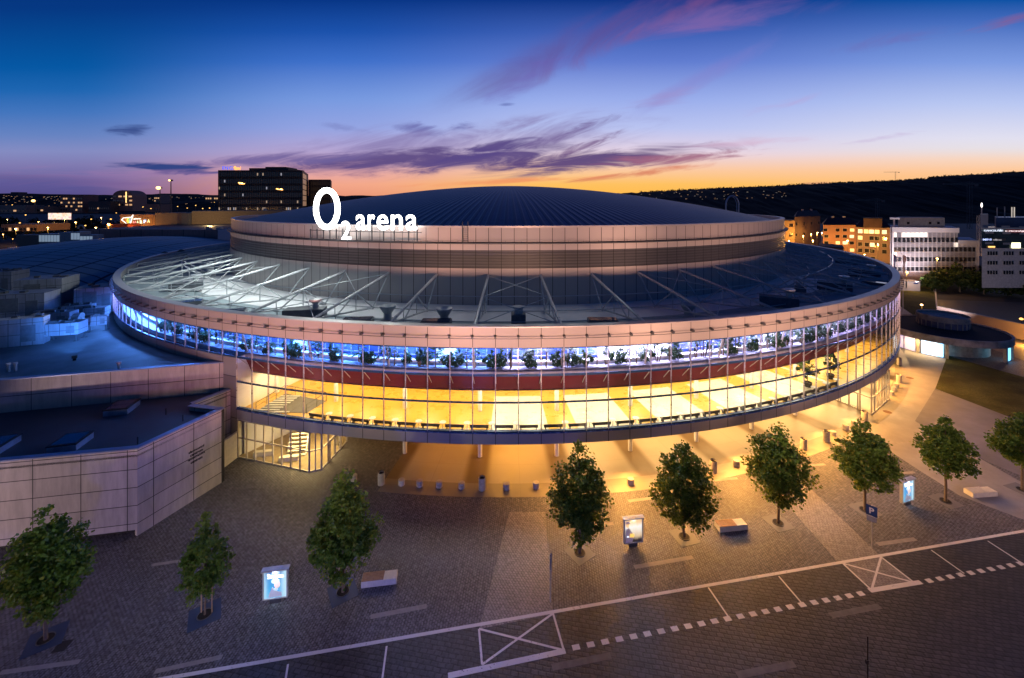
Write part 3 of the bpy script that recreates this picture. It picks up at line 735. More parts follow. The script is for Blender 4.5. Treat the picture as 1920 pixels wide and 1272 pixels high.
# ================================================================== PLAZA FURNITURE
M_conc = plain('cast_concrete', (.5, .46, .41, 1), .75, 0, .2, 3, .3, .2)
M_concl = plain('pale_stone', (.66, .62, .54, 1), .6, 0, .12, 3)
M_wood = plain('wooden_slats', (.36, .21, .12, 1), .6, 0, .25, 6)
M_steelp = plain('blue_grey_plate', (.035, .06, .12, 1), .45, .2, .15)
M_soil = plain('dark_soil', (.02, .016, .012, 1), .9)
# concrete posts: low ones and tall ash bins
low_px = [(663.4, 900.6), (753, 909), (787, 911), (823.6, 913), (865.7, 915), (949.5, 917), (1005, 914.5), (1182.6, 907.5), (1245, 900), (1380.8, 873), (1562, 816.7), (1585.8, 805), (1601.7, 797.5), (1670, 740.5), (1676, 733), (1681, 726)]
bin_px = [(715, 908), (904, 918), (1337.6, 885), (1506.7, 842.5), (1549.7, 827), (1621, 789), (1686, 717.5), (1686, 684)]
def mk_low():
    r = thing('bollard', '', 'bollard', (0, 0, 0), 0, 'low concrete bollards round the arena apron')
    b = MB(); b.rev([(.33, .0), (.33, .52), (.30, .56), (.01, .565)], 0, FULL, 20); b.build('bollard_body', M_conc, r, smooth=False)
    b = MB(); b.rev([(.345, .44), (.345, .48)], 0, FULL, 20); b.build('bollard_band', M_steel, r); return r
lo = mk_low()
side = lambda u: 'left' if u < 1050 else 'right'
for i, (u, v) in enumerate(low_px):
    lab = 'low round concrete bollard at the apron edge, %s from the left' % ordn(i + 1)
    if i == 0: lo.location = G(u, v); lo['label'] = lab
    else: dup(lo, G(u, v), i * .7, lab)
def mk_bin():
    r = thing('litter_bin', '', 'litter bin', (0, 0, 0), 0, 'tall round concrete bins round the arena apron')
    b = MB(); b.rev([(.36, 0), (.36, 1.2), (.30, 1.25), (.27, 1.2), (.27, .8)], 0, FULL, 22); b.build('bin_body', M_conc, r)
    b = MB(); b.rev([(.275, 1.1), (.01, 1.1)], 0, FULL, 22); b.build('bin_opening', M_dark, r)
    b = MB(); b.rev([(.275, 1.24), (.315, 1.27), (.315, 1.235)], 0, FULL, 22); b.build('bin_rim', M_dsteel, r); return r
bn = mk_bin()
for i, (u, v) in enumerate(bin_px):
    lab = 'tall round concrete bin with dark top, %s from the left along the apron' % ordn(i + 1)
    if i == 0: bn.location = G(u, v); bn['label'] = lab
    else: dup(bn, G(u, v), i, lab)
# stone benches, one end of each topped with wood
def bench(u0, v0, u1, v1, label, wood=True):
    a, c = G(u0, v0), G(u1, v1); L = (c - a).length; rz = math.atan2(c.y - a.y, c.x - a.x)
    r = thing('bench', label, 'bench', (a + c) / 2, rz, 'stone block benches on the square')
    b = MB(); b.box((0, .42, .23), (L, .84, .44), 0, .03); b.build('bench_block', M_concl, r)
    b = MB()
    for i in range(6): b.box((-L * .18, .42 + (i - 2.5) * .135, .475), (L * .62, .115, .045), 0, .01)
    b.build('seat', M_wood if wood else M_concl, r)
    b = MB(); b.box((0, .42, .006), (L - .2, .7, .012)); b.build('base_plinth', M_dark, r)
bench(676.5, 1104, 743, 1096, 'long stone bench with a wooden seat beside the largest left tree')
bench(1350, 999.5, 1402, 994, 'stone bench with brown wooden seat between two trees right of the middle poster')
bench(1825, 934.5, 1871, 931, 'plain pale stone bench near the right edge of the square', False)
# lit advertising stands
def emat(name, col, k): return emit(name, lin(*col), k)
def poster(u, v, label, kind, rz):
    r = thing('advertising_stand', label, 'advertising stand', G(u, v), rz, 'lit poster stands on the square')
    b = MB(); b.box((0, 0, .16), (.75, .16, .32)); b.build('foot', M_dsteel, r)
    b = MB(); W_, Hh = 1.50, 2.05; z0 = .32
    for s_ in (-1, 1): b.box((s_ * (W_ / 2 + .05), 0, z0 + Hh / 2), (.1, .26, Hh))
    b.box((0, 0, z0 + .04), (W_, .26, .08)); b.box((0, 0, z0 + Hh - .04), (W_, .26, .08)); b.build('stand_frame', M_steel, r)
    b = MB(); b.box((0, -.02, z0 + Hh + .05), (1.85, .42, .09)); b.build('stand_roof', plain('roof_plate', (.5, .5, .56, 1), .4, .3), r)
    zc = z0 + Hh / 2; hh = Hh - .16
    m, t, bb = base('poster_light_box', .3)
    x, y, z = t.sep(objco(t)); f = t.lmap(z, z0 + .08, z0 + Hh - .08)
    if kind == 'blue': c = t.mix(t.step(t.m('ABSOLUTE', t.m('ADD', x, t.m('MULTIPLY', t.noise(objco(t), 2.), .2))), .25, .8), t.ramp(f, [(0, lin(100, 190, 230)), (.35, lin(40, 165, 230)), (.7, lin(10, 140, 215)), (1, lin(4, 96, 170))]), lin(190, 228, 245))
    else: c = t.ramp(t.m('ADD', f, t.m('MULTIPLY', t.noise(t.comb(t.m('MULTIPLY', x, 9), 0, z), 1.), .25)), [(0, lin(14, 10, 10)), (.22, lin(30, 20, 12)), (.38, lin(220, 190, 150)), (.8, lin(255, 250, 240)), (1.1, lin(250, 205, 150))])
    t.l.new(c, bb.inputs['Emission Color']); bb.inputs['Emission Strength'].default_value = 1.0 if kind == 'blue' else 1.0
    bb.inputs['Base Color'].default_value = (.1, .1, .1, 1)
    pb = MB(); pb.box((0, 0, zc), (W_, .16, hh)); po = pb.build('poster', m, r)
    def blob(name, c, rr, mt): e = MB(); e.ell((c[0], 0, c[1]), (rr[0], .012, rr[1]), 18, 10); o = e.build(name, mt, po); o.location = (0, -.088, 0); return o
    if kind == 'blue':
        def flat(name, pts, mt): e = MB(); e.prism(pts, 0, .012); o = e.build(name, mt, po); o.rotation_euler = (PI / 2, 0, 0); o.location = (0, -.082, 0); return o
        navy = emat('poster_navy', (8, 40, 96), .6); skin = emat('poster_skin', (240, 180, 140), .85); capm = emat('poster_pale', (150, 205, 240), .9)
        flat('coat', [(-.45, .45), (.45, .45), (.42, .75), (.2, .82), (-.02, .95), (-.2, 1.2), (-.3, .95), (-.42, .7)], navy)
        blob('face', (.12, 1.35), (.20, .29), skin); blob('cap', (.02, 1.58), (.29, .19), capm); flat('cap_band', [(-.24, 1.50), (.0, 1.66), (.28, 1.62), (.28, 1.54), (.02, 1.56), (-.2, 1.42)], emat('poster_blue', (20, 80, 160), .7))
        flat('collar', [(-.12, .95), (.12, .9), (.2, 1.0), (.05, 1.1), (-.08, 1.08)], capm)
        tx = emat('poster_type', (250, 252, 255), 2.2)
        o = text_mesh('poster_title', 'života', tx, po, (.02, -.10, 1.82), 0, 1.1, .26, .01, .03)
        o = text_mesh('poster_title', 'Ze', tx, po, (-.45, -.10, 2.06), 0, .2, .11, .01, .03)
    else:
        def flat(name, pts, mt): e = MB(); e.prism(pts, 0, .012); o = e.build(name, mt, po); o.rotation_euler = (PI / 2, 0, 0); o.location = (0, -.082, 0); return o
        flat('coat', [(-.7, .42), (-.1, .42), (.0, .8), (-.12, 1.2), (-.42, 1.62), (-.68, 1.5), (-.72, 1.)], emat('poster_brown', (58, 34, 26), .7))
        blob('face', (-.50, 1.86), (.15, .2), emat('poster_tan', (250, 180, 70), 1.1)); blob('hair', (-.5, 2.03), (.19, .13), emat('poster_dark', (90, 46, 20), .6))
        flat('box_shape', [(-.32, .82), (.04, .8), (.08, 1.1), (-.32, 1.14)], emat('poster_yellow', (240, 180, 40), 1.2))
        flat('white_label', [(-.58, .84), (-.4, .84), (-.4, .94), (-.58, .94)], emat('poster_white', (235, 248, 255), 1.6))
    # added spot under the roof plate, throws a pool of light on the paving
    cl = (.7, .85, 1) if kind == 'blue' else (1, .75, .5)
    light('added_pool_spot', 'SPOT', (0, -.21, z0 + Hh), 260 if kind == 'blue' else 90, cl, r, .1, None, (.75, 0, 0), 2.0, .7)
poster(517, 1129, 'lit blue poster stand with a capped figure, on the dark left paving', 'blue', .17)
poster(1187, 1024, 'lit poster stand with a brown and white picture beside the bright apron', 'brown', .14)
poster(1701, 946, 'lit blue poster stand on the right between two slender trees', 'blue', .30)
# parking signs
def psign(u, v, uh, vt, rz, label):
    p = G(u, v); k = p.y / F; h = (v - vt) * k
    r = thing('parking_sign', label, 'parking sign', p, 0, 'parking signs on the square')
    b = MB(); b.tube((0, 0, 0), (0, 0, h), .035, n=8); b.build('post', M_steel, r)
    b = MB(); b.box((0, -.05, h - .42), (.72, .03, .84), 0, .0); o = b.build('sign_plate', plain('sign_blue', (.012, .05, .20, 1), .4), r); o.rotation_euler.z = rz
    m = plain('sign_white', (.75, .75, .78, 1), .5)
    t_ = text_mesh('sign_letter', 'P', m, o, (0, -.075, h - .66), 0, .32, .48, .01, .03)
    b = MB(); b.box((0, -.05, h - 1.12), (.66, .025, .44)); o = b.build('sign_panel', plain('plate_grey', (.4, .4, .42, 1), .4), r); o.rotation_euler.z = rz
psign(1634.5, 1027, 0, 948, -.75, 'blue P parking sign on a thin post before the paved crossing')
psign(1032, 1130, 0, 1040, 1.35, 'blue parking sign seen edge-on beside the left paved crossing')
# thin dark post standing on the road at the bottom
p = G(1627, 1285); b = MB(); b.tube(p, p + Vector((0, 0, 2.9)), .035, .025, 8); b.box(p + Vector((-.05, 0, 1.4)), (.14, .1, .22))
tag(b.build('marker_post', M_dark), 'thin dark post on the road at the bottom edge of the picture', 'post')
# manhole in the paving
p = G(117, 1212); b = MB(); b.box(p + Vector((0, 0, .008)), (.75, .75, .012), RD); tag(b.build('manhole_cover', M_dark), 'dark square drain cover in the paving by the far left tree', 'manhole cover')
for u, v, l in ((1664, 773, 'oval iron drain cover on the bright path by the right glass porch'), (1706, 709, 'small brown drain cover on the sunny coloured path')):
    p = G(u, v); b = MB(); b.rev([(.5, .02), (.01, .021)], 0, FULL, 20, (p.x, p.y)); tag(b.build('manhole_cover', plain('rusty_iron', (.12, .06, .03, 1), .7)), l, 'manhole cover')

# ================================================================== TREES
M_bark = plain('bark', (.16, .12, .085, 1), .85, 0, .3, 6, .2, .5)
def leafmat(name, c1, c2, c3):
    m, t, b = base(name, .55, 0, .3)
    oi = t.new('ShaderNodeNewGeometry'); n = oi.outputs['Random Per Island']
    t.l.new(t.ramp(n, [(0, c1), (.6, c2), (.93, c2), (1, c3)]), b.inputs['Base Color'])
    b.inputs['Transmission Weight'].default_value = 0
    # thin leaf: part of the light passes through
    tl = t.new('ShaderNodeBsdfTranslucent'); t.l.new(t.ramp(n, [(0, c2), (1, c3)]), tl.inputs[0])
    mx = t.new('ShaderNodeMixShader'); mx.inputs[0].default_value = .3
    o = t.n['Material Output']; t.l.new(b.outputs[0], mx.inputs[1]); t.l.new(tl.outputs[0], mx.inputs[2]); t.l.new(mx.outputs[0], o.inputs[0])
    return m
M_leaf = leafmat('plane_tree_leaves', (.034, .085, .014, 1), (.085, .18, .026, 1), (.28, .28, .04, 1))
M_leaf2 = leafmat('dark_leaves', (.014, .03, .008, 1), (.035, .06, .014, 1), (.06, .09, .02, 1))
def leaf(mb, p, s_, rnd):
    d = Vector((rnd.uniform(-1, 1), rnd.uniform(-1, 1), rnd.uniform(-.7, .5))).normalized()
    e = d.cross(Vector((rnd.uniform(-1, 1), rnd.uniform(-1, 1), rnd.uniform(-1, 1)))).normalized()
    l = s_; w_ = s_ * .42; nrm = d.cross(e)
    mb._a([p, p + d * l * .5 + e * w_ + nrm * .06 * s_, p + d * l, p + d * l * .5 - e * w_ + nrm * .06 * s_], [(0, 1, 2, 3)])
def crown(mb, rnd, z0, z1, rx, n, size, shape=.38, clumps=70):
    cl = []
    for i in range(clumps):
        f = rnd.random()
        a = (f / shape) ** .5 if f < shape else max(0, 1 - ((f - shape) / (1 - shape)) ** 1.1) ** .92
        if rnd.random() > .15 + .85 * a * a: f = rnd.uniform(shape * .5, .75); a = (f / shape) ** .5 if f < shape else max(0, 1 - ((f - shape) / (1 - shape)) ** 1.7) ** .85
        rr = rx * (.06 + .94 * a)
        q = math.sqrt(rnd.random()) * rr * rnd.uniform(.80, 1.0); t_ = rnd.uniform(0, 2 * PI)
        cl.append((Vector((q * math.cos(t_), q * math.sin(t_), z0 + (z1 - z0) * f)), rnd.uniform(.09, .24) * rx))
    for i in range(n):
        c, r = rnd.choice(cl)
        v = Vector((rnd.gauss(0, 1), rnd.gauss(0, 1), rnd.gauss(0, .8)))
        v = v.normalized() * r * rnd.random() ** .45
        leaf(mb, c + v, size * rnd.uniform(.6, 1.25), rnd)
    return cl
def tree(name, label, cat, base_, h0, h1, rx, seed, leaves=5200, size=.30, mat=None, group=None, tr=.10, shape=.36, limbs=12, clumps=80):
    rnd = random.Random(seed); r = thing(name, label, cat, base_, 0, group)
    cb = MB(); cl = crown(cb, rnd, h0, h1, rx, leaves, size, shape, clumps)
    tb = MB(); hz = h0 + (h1 - h0) * .25
    pts = [Vector((0, 0, -.05)), Vector((rnd.uniform(-.05, .05), rnd.uniform(-.05, .05), h0 * .6)), Vector((rnd.uniform(-.1, .1), rnd.uniform(-.1, .1), hz)), Vector((rnd.uniform(-.2, .2), 0, h0 + (h1 - h0) * .8))]
    rr = [tr * 1.15, tr, tr * .75, tr * .2]
    for i in range(3): tb.tube(pts[i], pts[i + 1], rr[i], rr[i + 1], 8)
    for c, _ in rnd.sample(cl, min(limbs, len(cl))):
        s0 = pts[2].lerp(pts[3], max(0, min(.85, (c.z - hz) / max(.1, (h1 - hz)) - .18)))
        tb.tube(s0, c, tr * .32, tr * .08, 5)
    tb.build('trunk', M_bark, r); cb.build('crown', mat or M_leaf, r); return r
TP = [(86, 1199, 138, 955, 1160, 'bushy green tree at the far left edge of the square, before the panelled wall', 1.),
      (384, 1153, 88, 972, 1130, 'small young tree with yellowing leaves tied to stakes left of the blue poster', .62),
      (643, 1110, 124, 893, 1090, 'full dark green tree between the blue poster and the long bench', 1.),
      (1087, 1037, 122, 838, 1022, 'dense dark tree left of the brown poster, against the bright apron', 1.),
      (1283, 1007, 122, 840, 995, 'dark open-crowned tree between the brown poster and the stone bench', .95),
      (1459, 981, 118, 806, 950, 'broad dark tree beside the pale paved crossing, right of the stone bench', 1.),
      (1622, 957, 106, 800, 928, 'rounded green tree right behind the blue parking sign', .9),
      (1773, 940, 92, 792, 900, 'slender green tree right of the right-hand blue poster', .85),
      (1917, 919, 94, 780, 884, 'green tree cut off by the right edge of the picture', .85)]
for i, (u, v, wpx, vt, vb, lab, dens) in enumerate(TP):
    p = G(u, v); k = p.y / F
    tree('plane_tree', lab, 'tree', p, (v - vb + 10) * k, (v - vt + 7) * k, wpx / 2 * k * 1.02, 11 + i, int(9500 * dens), .25 if i != 1 else .19, None, 'young trees in a row on the square', .105 if i != 1 else .06, .36, 14, int(230 * dens))
    pl = thing('tree_pit', ['dark', 'bluish', 'bluish', 'pale', 'pale', 'pale', 'pale', 'pale', 'pale'][i] + ' square plate at the foot of the %s tree from the left' % ordn(i + 1), 'tree pit', p + Vector((0, 0, .012)), RD + .42 * (1 if i < 4 else .2), 'square plates round the tree trunks')
    b = MB(); sz = .95
    b.box((0, 0, .006), (2 * sz, 2 * sz, .012)); b.build('plate', M_steelp if i < 3 else M_concl if False else plain('pit_slab', (.15, .15, .162, 1), .55, 0, .12), pl)
    b = MB(); b.rev([(.42, .017), (.01, .018)], 0, FULL, 24); b.build('soil_hole', M_soil, pl)
    b = MB(); b.rev([(.42, .013), (.42, .05), (.47, .05), (.47, .013)], 0, FULL, 24); b.build('hole_rim', M_dsteel, pl)
    if i == 1:
        st = thing('tree_stake', 'pair of wooden stakes holding up the small young tree', 'stake', p)
        b = MB()
        for x in (-.35, .4): b.tube((x, .15, 0), (x, .15, 2.3), .045, .04, 6)
        b.box((.02, .15, 2.1), (.8, .04, .1)); b.build('stake_poles', plain('raw_wood', (.34, .24, .15, 1), .7), st)
# ================================================================== PODIUM left of the arena
M_panel = panelwall('stone_panels', (.47, .43, .43, 1), 3.45, 1.57)
M_panel2 = panelwall('upper_stone_panels', (.42, .37, .36, 1), 3.5, 1.75)
M_membd = plain('dark_membrane', (.05, .06, .075, 1), .55, 0, .45, .18, .4, .2)
M_membl = plain('weathered_membrane', (.15, .17, .18, 1), .6, 0, .55, .12, .35, .2)
M_bcop = plain('zinc_coping', (.20, .26, .42, 1), .35, .3, .1)
podium = thing('podium_building', 'low panelled podium with a dark flat roof stepping up to the arena on the left', 'building', (0, 0, 0))
def wall(name, p0, p1, z0, z1, mat, par, th=.3, zoff=0., xoff=0.):
    p0, p1 = Vector((p0[0], p0[1])), Vector((p1[0], p1[1])); L = (p1 - p0).length; a = math.atan2(p1.y - p0.y, p1.x - p0.x)
    b = MB(); b._a([(x, y, z) for z in (z0 - zoff, z1 - zoff) for x, y in ((-xoff, 0), (L - xoff, 0), (L - xoff, th), (-xoff, th))], [(0, 3, 2, 1), (4, 5, 6, 7), (0, 1, 5, 4), (1, 2, 6, 5), (2, 3, 7, 6), (3, 0, 4, 7)])
    c, s_ = math.cos(a), math.sin(a)
    return b.build(name, mat, par, loc=(p0.x + c * xoff, p0.y + s_ * xoff, zoff), rz=a)
PA = (-95, 25.2); PB = (-32.6, 36.7); PC = (-30.0, 44.0); PD = (-34., 44.85); PE = (-32.3, 48.4)
wall('front_wall', PA, PB, .55, 7.55, M_panel, podium, zoff=1.1, xoff=.6)
wall('side_wall', PB, PC, 0, 7.55, M_panel, podium, zoff=1.1, xoff=1.25)
wall('plinth', (PA[0], PA[1] + .6), (PB[0] - .3, PB[1] + .55), 0, .55, M_dark, podium)
wall('return_wall', PC, PD, 0, 7.55, M_panel, podium, zoff=1.1)
wall('return_wall', PD, PE, 0, 7.55, M_panel, podium, zoff=1.1)
b = MB(); b.prism([PA, PB, PC, PD, PE, (-36, 51), (-95, 36)], 6.9, 7.08); b.build('lower_roof', M_membd, podium)
cp = MB()
def cope(b, p0, p1, z, w_=.5):
    p0, p1 = Vector((*p0, 0)), Vector((*p1, 0)); e = (p1 - p0).normalized(); s_ = Vector((-e.y, e.x, 0))
    q = [p0 - s_ * .04, p1 - s_ * .04, p1 + s_ * w_, p0 + s_ * w_]; b.prism([(v.x, v.y) for v in q], z, z + .1)
cope(cp, PA, PB, 7.55); cope(cp, PB, PC, 7.553); cope(cp, PC, PD, 7.556); cope(cp, PD, PE, 7.559)
cp.build('coping', M_bcop, podium)
wall('upper_wall', (-95, 33.6), (-33.3, 49.0), 7.08, 10.45, M_panel2, podium, zoff=7.0)
cp = MB(); cope(cp, (-95, 33.6), (-33.3, 49.0), 10.45, .55); cp.build('coping', M_bcop, podium)
b = MB(); b.prism([(-95.3, 34), (-33.6, 49.3), (-38, 66), (-50, 95), (-75, 135), (-230, 135), (-230, 20)], 9.9, 10.12); b.build('upper_roof', M_membl, podium)
M_text = plain('black_lettering', (.02, .02, .022, 1), .5)
wl = [o for o in podium.children if o.name.startswith('side_wall')][0]
aW = wl.rotation_euler.z
for i, s_ in enumerate(('slavnostní', 'centrum', 'společenské', 'centrum')):
    p = at(390, 852 + i * 8.2, 41.8); t_ = (Vector(PB) + (Vector(PC) - Vector(PB)) * .64)
    text_mesh('wall_lettering', s_, M_text, podium, Vector((t_.x, t_.y, 4.75 - i * .36)) + Vector((math.sin(aW), -math.cos(aW), 0)) * .02, aW, [1.5, 1.2, 1.6, 1.1][i], .24, .02, .03)
b = MB()   # light stand of pipes on the upper roof
def vent(u, v, z, h, r, label):
    p = G(u, v, z); q = thing('vent_pipe', label, 'vent pipe', p, 0, 'pale vent pipes on the podium roof')
    b = MB(); b.tube((0, 0, 0), (0, 0, h), r, n=10); b.build('pipe', M_cop, q)
    b = MB(); b.tube((0, 0, h), (0, 0, h + .18), r * 1.5, n=10); b.build('pipe_cap', M_cop, q)
vent(16, 697, 10.12, .75, .13, 'pale vent pipe on the upper podium roof, leftmost of the pair'); vent(29, 696, 10.12, .78, .13, 'pale vent pipe on the upper podium roof, right one of the pair'); vent(223, 691, 10.12, .55, .15, 'single pale vent pipe near the edge of the upper podium roof')
M_blkglass = plain('dark_rooflight_glass', (.015, .03, .08, 1), .12, 0, .3, .5, .8)
def skylight(u, v, label):
    r = thing('skylight', label, 'skylight', G(u, v, 7.08), .25, 'box skylights on the lower podium roof')
    b = MB(); b.box((0, 0, .28), (2.1, 2.2, .56)); b.build('kerb', plain('kerb_metal', (.25, .30, .40, 1), .45, .2), r)
    b = MB(); b.box((0, 0, .61), (2.2, 2.3, .1)); f = b.build('skylight_frame', M_dark, r)
    b = MB(); b.box((0, 0, .665), (1.8, 1.9, .02)); b.build('skylight_pane', M_blkglass, f)
skylight(133, 836, 'box skylight in the middle of the dark lower podium roof'); skylight(229, 770, 'box skylight close below the upper panelled wall'); skylight(-8, 842, 'box skylight cut by the left edge of the picture')
for i, (u, v, l) in enumerate(((258, 833, 'nearest the outer corner'), (343, 790, 'middle one of three by the parapet'), (311, 778, 'farthest from the parapet'))):
    p = G(u, v, 7.1); b = MB(); b.tube(p, p + Vector((0, 0, .65)), .05, n=6); tag(b.build('roof_post', M_dark), 'thin dark post on the lower podium roof, ' + l, 'post', 'thin posts on the podium roof')
# ramp wall between podium and arena
p0, p1 = G(421, 877), G(447, 857)
wl = wall('ramp_wall', (p0.x, p0.y), (p1.x, p1.y), 0, 2.9, M_concl, None); tag(wl, 'pale low wall between the podium and the left glass porch', 'wall')

p = G(140, 676, 10.13); fl_ = thing('assumed_floodlight', 'small assumed floodlight low on the upper podium roof behind the pale vent pipes', 'floodlight', p, .6)  # assumed lamp, read from the blue lit sides of the roof machines
b = MB(); b.box((0, 0, .12), (.3, .25, .24)); b.build('lamp_foot', M_dark, fl_); b = MB(); b.box((0, 0, .42), (.5, .22, .34), 0, .03); b.build('lamp_head', M_dsteel, fl_)
for tgt, pw in (((-84, 74, 15.5), 5000), ((-112, 112, 20), 15000)):
    l = light('assumed_blue_flood', 'SPOT', p + Vector((-.5, .4, 1.)), pw, (.07, .28, 1.), None, .3, spot=.9, blend=1.); l.rotation_euler = (Vector(tgt) - p).to_track_quat('-Z', 'Y').to_euler()
# ------------------------------------------------------------------ roof plant
M_unit = panelwall('unit_panels', (.27, .28, .32, 1), 1.15, 1.5, .025)
M_unitd = plain('unit_dark_side', (.14, .15, .17, 1), .6)
def unit(name, label, u0, u1, vt, vb, z, dep, rz=0., legs=False, kind='box', mat=None):
    a, c = G(u0, vb, z), G(u1, vb, z); k = a.y / F; L = (c - a).length / math.cos(rz) * .98; h = (vb - vt) * k
    r = thing(name, label, name.replace('_', ' '), (a + c) / 2, rz, 'machines on the podium roof' if z < 12 and u1 < 300 else None)
    zb = .9 if legs else 0.
    b = MB(); b.box((0, dep / 2, zb + (h - zb) / 2), (L, dep, h - zb), 0, .05); b.build('casing', mat or M_unit, r)
    b = MB()
    q_ = random.Random(int(abs(a.x) * 7)); b.v, b.f, b.mi = [], [], []
    for i in range(3):
        b = MB(); b.box((q_.uniform(-.4, .4) * L, dep * q_.uniform(.2, .8), h + .12), (q_.uniform(.4, 1.1), q_.uniform(.4, .9), q_.uniform(.2, .5))); b.build('top_fitting', M_dsteel, r)
    b = MB(); b.box((L * .28, -.03, zb + (h - zb) * .45), (L * .22, .06, (h - zb) * .6)); b.build('access_door', M_unitd, r); b = MB(); b.box((-L * .4, -.03, zb + (h - zb) * .3), (.35, .06, (h - zb) * .3)); b.build('vent_grille', M_unitd, r)
    b = MB()
    if kind == 'louvre':
        for i in range(8): b.box((-L * .12, -.03, h * .45 + i * h * .05), (L * .3, .08, h * .03))
        b.box((-L * .12, -.015, h * .62), (L * .34, .04, h * .48)); b.build('louvre_panel', M_unitd, r)
    elif kind == 'round':
        for s_ in (-.3, 0, .3): b.rev([(.5, h), (.5, h + .25), (.01, h + .3)], 0, FULL, 14, (s_ * L, dep / 2))
        b.build('fan_cowl', M_dsteel, r)
    elif kind == 'pipe':
        b.tube((L / 2, dep / 2, h * .55), (L / 2 + .9, dep / 2, h * .55), h * .32, n=12); b.build('duct_bend', M_steel, r)
    if legs:
        b = MB()
        for sx in (-1, 1):
            for sy in (.1, .9): b = MB(); b.box((sx * L * .42, sy * dep, zb / 2), (.12, .12, zb)); b.box((sx * L * .42, sy * dep, .02), (.5, .5, .04)); b.build('leg', M_dsteel, r)
    return r
unit('duct_unit', 'long pale panelled air duct at the left edge of the podium roof', -30, 60, 600, 652, 10.12, 1.6, .42, False, 'box')
unit('air_handler', 'duct with a rounded bright end behind the long pale duct', 66, 122, 588, 624, 10.12, 2., .3, True, 'pipe')
unit('roof_unit', 'low cabinet on legs in front of the rounded duct', 84, 139, 607, 642, 10.12, 2.0, .3, True)
unit('air_handler', 'large panelled air handler below the curved metal roof', 38, 104, 524, 586, 10.12, 5., .35, False, 'louvre')
unit('air_handler', 'dark louvred machine with a bright side at the far left', -10, 68, 552, 606, 10.12, 4., .35, False, 'louvre')
unit('roof_cabin', 'bright sided cabin with a dark window beside the glass ring', 152, 203, 540, 588, 10.12, 5., .5, False, 'louvre')
unit('roof_unit', 'small grey box between the cabin and the long duct', 120, 160, 575, 603, 10.12, 2., .3, True)
unit('roof_unit', 'small dark box on legs next to the cabin', 160, 192, 578, 604, 10.12, 1.6, .3, True)
unit('roof_unit', 'tilted panel box on legs nearest the glass ring', 168, 194, 594, 622, 10.12, 1., .5, True)
unit('air_handler', 'silver machine with a rounded top at the far left above the louvred one', -30, 16, 510, 560, 10.12, 4., .2, False, 'round')
for u0, u1, vt, vb, dp, nm, lb in ((2, 22, 630, 640, 1., 'pipe_run', 'low pipe box in the far left corner above the vent pipes'), (104, 118, 566, 577, 1.2, 'roof_unit', 'tiny dark box behind the grey box on legs'), (196, 208, 560, 572, 1.2, 'roof_unit', 'slim unit between the bright cabin and the ring'), (140, 156, 552, 566, 1.4, 'roof_unit', 'dull cube beside the left corner of the bright cabin'), (60, 76, 602, 616, 1.2, 'roof_unit', 'short cabinet behind the end of the long pale duct'), (100, 114, 534, 548, 1.6, 'roof_unit', 'upright unit right of the large panelled air handler'), (18, 40, 528, 542, 2., 'roof_unit', 'flat unit behind the louvred machine')):
    unit(nm, lb, u0, u1, vt, vb + 3, 10.12, dp, .3, False, 'box', M_unitd if (u0 // 2) % 2 else None)
unit('roof_unit', 'low dark duct box running between the cabins on the podium roof', 70, 146, 582, 603, 10.12, 1.5, .2)
# curved metal hall roof
def hallmat():
    m, t, b = base('ribbed_metal_roof', .5, .2, .4)
    x, y, z = t.sep(objco(t))
    s1 = seam(t, y, 3.2, 0, .2); s2 = seam(t, x, 6.5, 0, .22)
    n = t.noise(objco(t), .15, 4)
    c = t.mix(n, (.20, .30, .36, 1), (.30, .42, .48, 1)); c = t.mix(t.m('MAXIMUM', t.m('MULTIPLY', s1, .85), s2), c, (.01, .016, .024, 1))
    t.l.new(c, b.inputs['Base Color']); bump(t, b, s1, .1, .6); return m
b = MB(); prof_n = 14; hall_a, hall_b = 35., 64.
vs = []; nt = 72
for i in range(nt):
    t_ = 2 * PI * i / nt
    for j in range(prof_n + 1):
        r_ = 1 - j / prof_n * .999; vs.append((hall_a * r_ * math.cos(t_), hall_b * r_ * math.sin(t_), 10.6 + 7.2 * max(0, 1 - r_ * r_) ** .75))
fs = [(i * (prof_n + 1) + j, ((i + 1) % nt) * (prof_n + 1) + j, ((i + 1) % nt) * (prof_n + 1) + j + 1, i * (prof_n + 1) + j + 1) for i in range(nt) for j in range(prof_n)]
b._a(vs, fs)
hall = thing('hall', 'dark hall with a curved ribbed metal roof behind the podium machines', 'hall', (-127, 131, 0), .17)
b.build('hall_roof', hallmat(), hall, smooth=True)
b = MB(); b.prism([(hall_a * .995 * math.cos(2 * PI * i / 72), hall_b * .995 * math.sin(2 * PI * i / 72)) for i in range(72)], 0, 10.59); b.build('hall_wall', M_unitd, hall)
for u, v, l in ((309, 482, 'left'), (340, 478, 'right')):
    p = at(u, v, 108); b = MB(); r = thing('satellite_dish', 'dark round dish on a stand by the rear of the glass ring roof, %s one' % l, 'dish', (p.x, p.y, p.z - 5), .3, 'two dark dishes beside the arena')
    b.ell((0, 0, 4.4), (1.3, .25, 2.0), 16, 10); b.build('dish', M_dsteel, r); b = MB(); b.tube((0, .3, 0), (0, .3, 4), .15); b.build('dish_stand', M_dsteel, r)

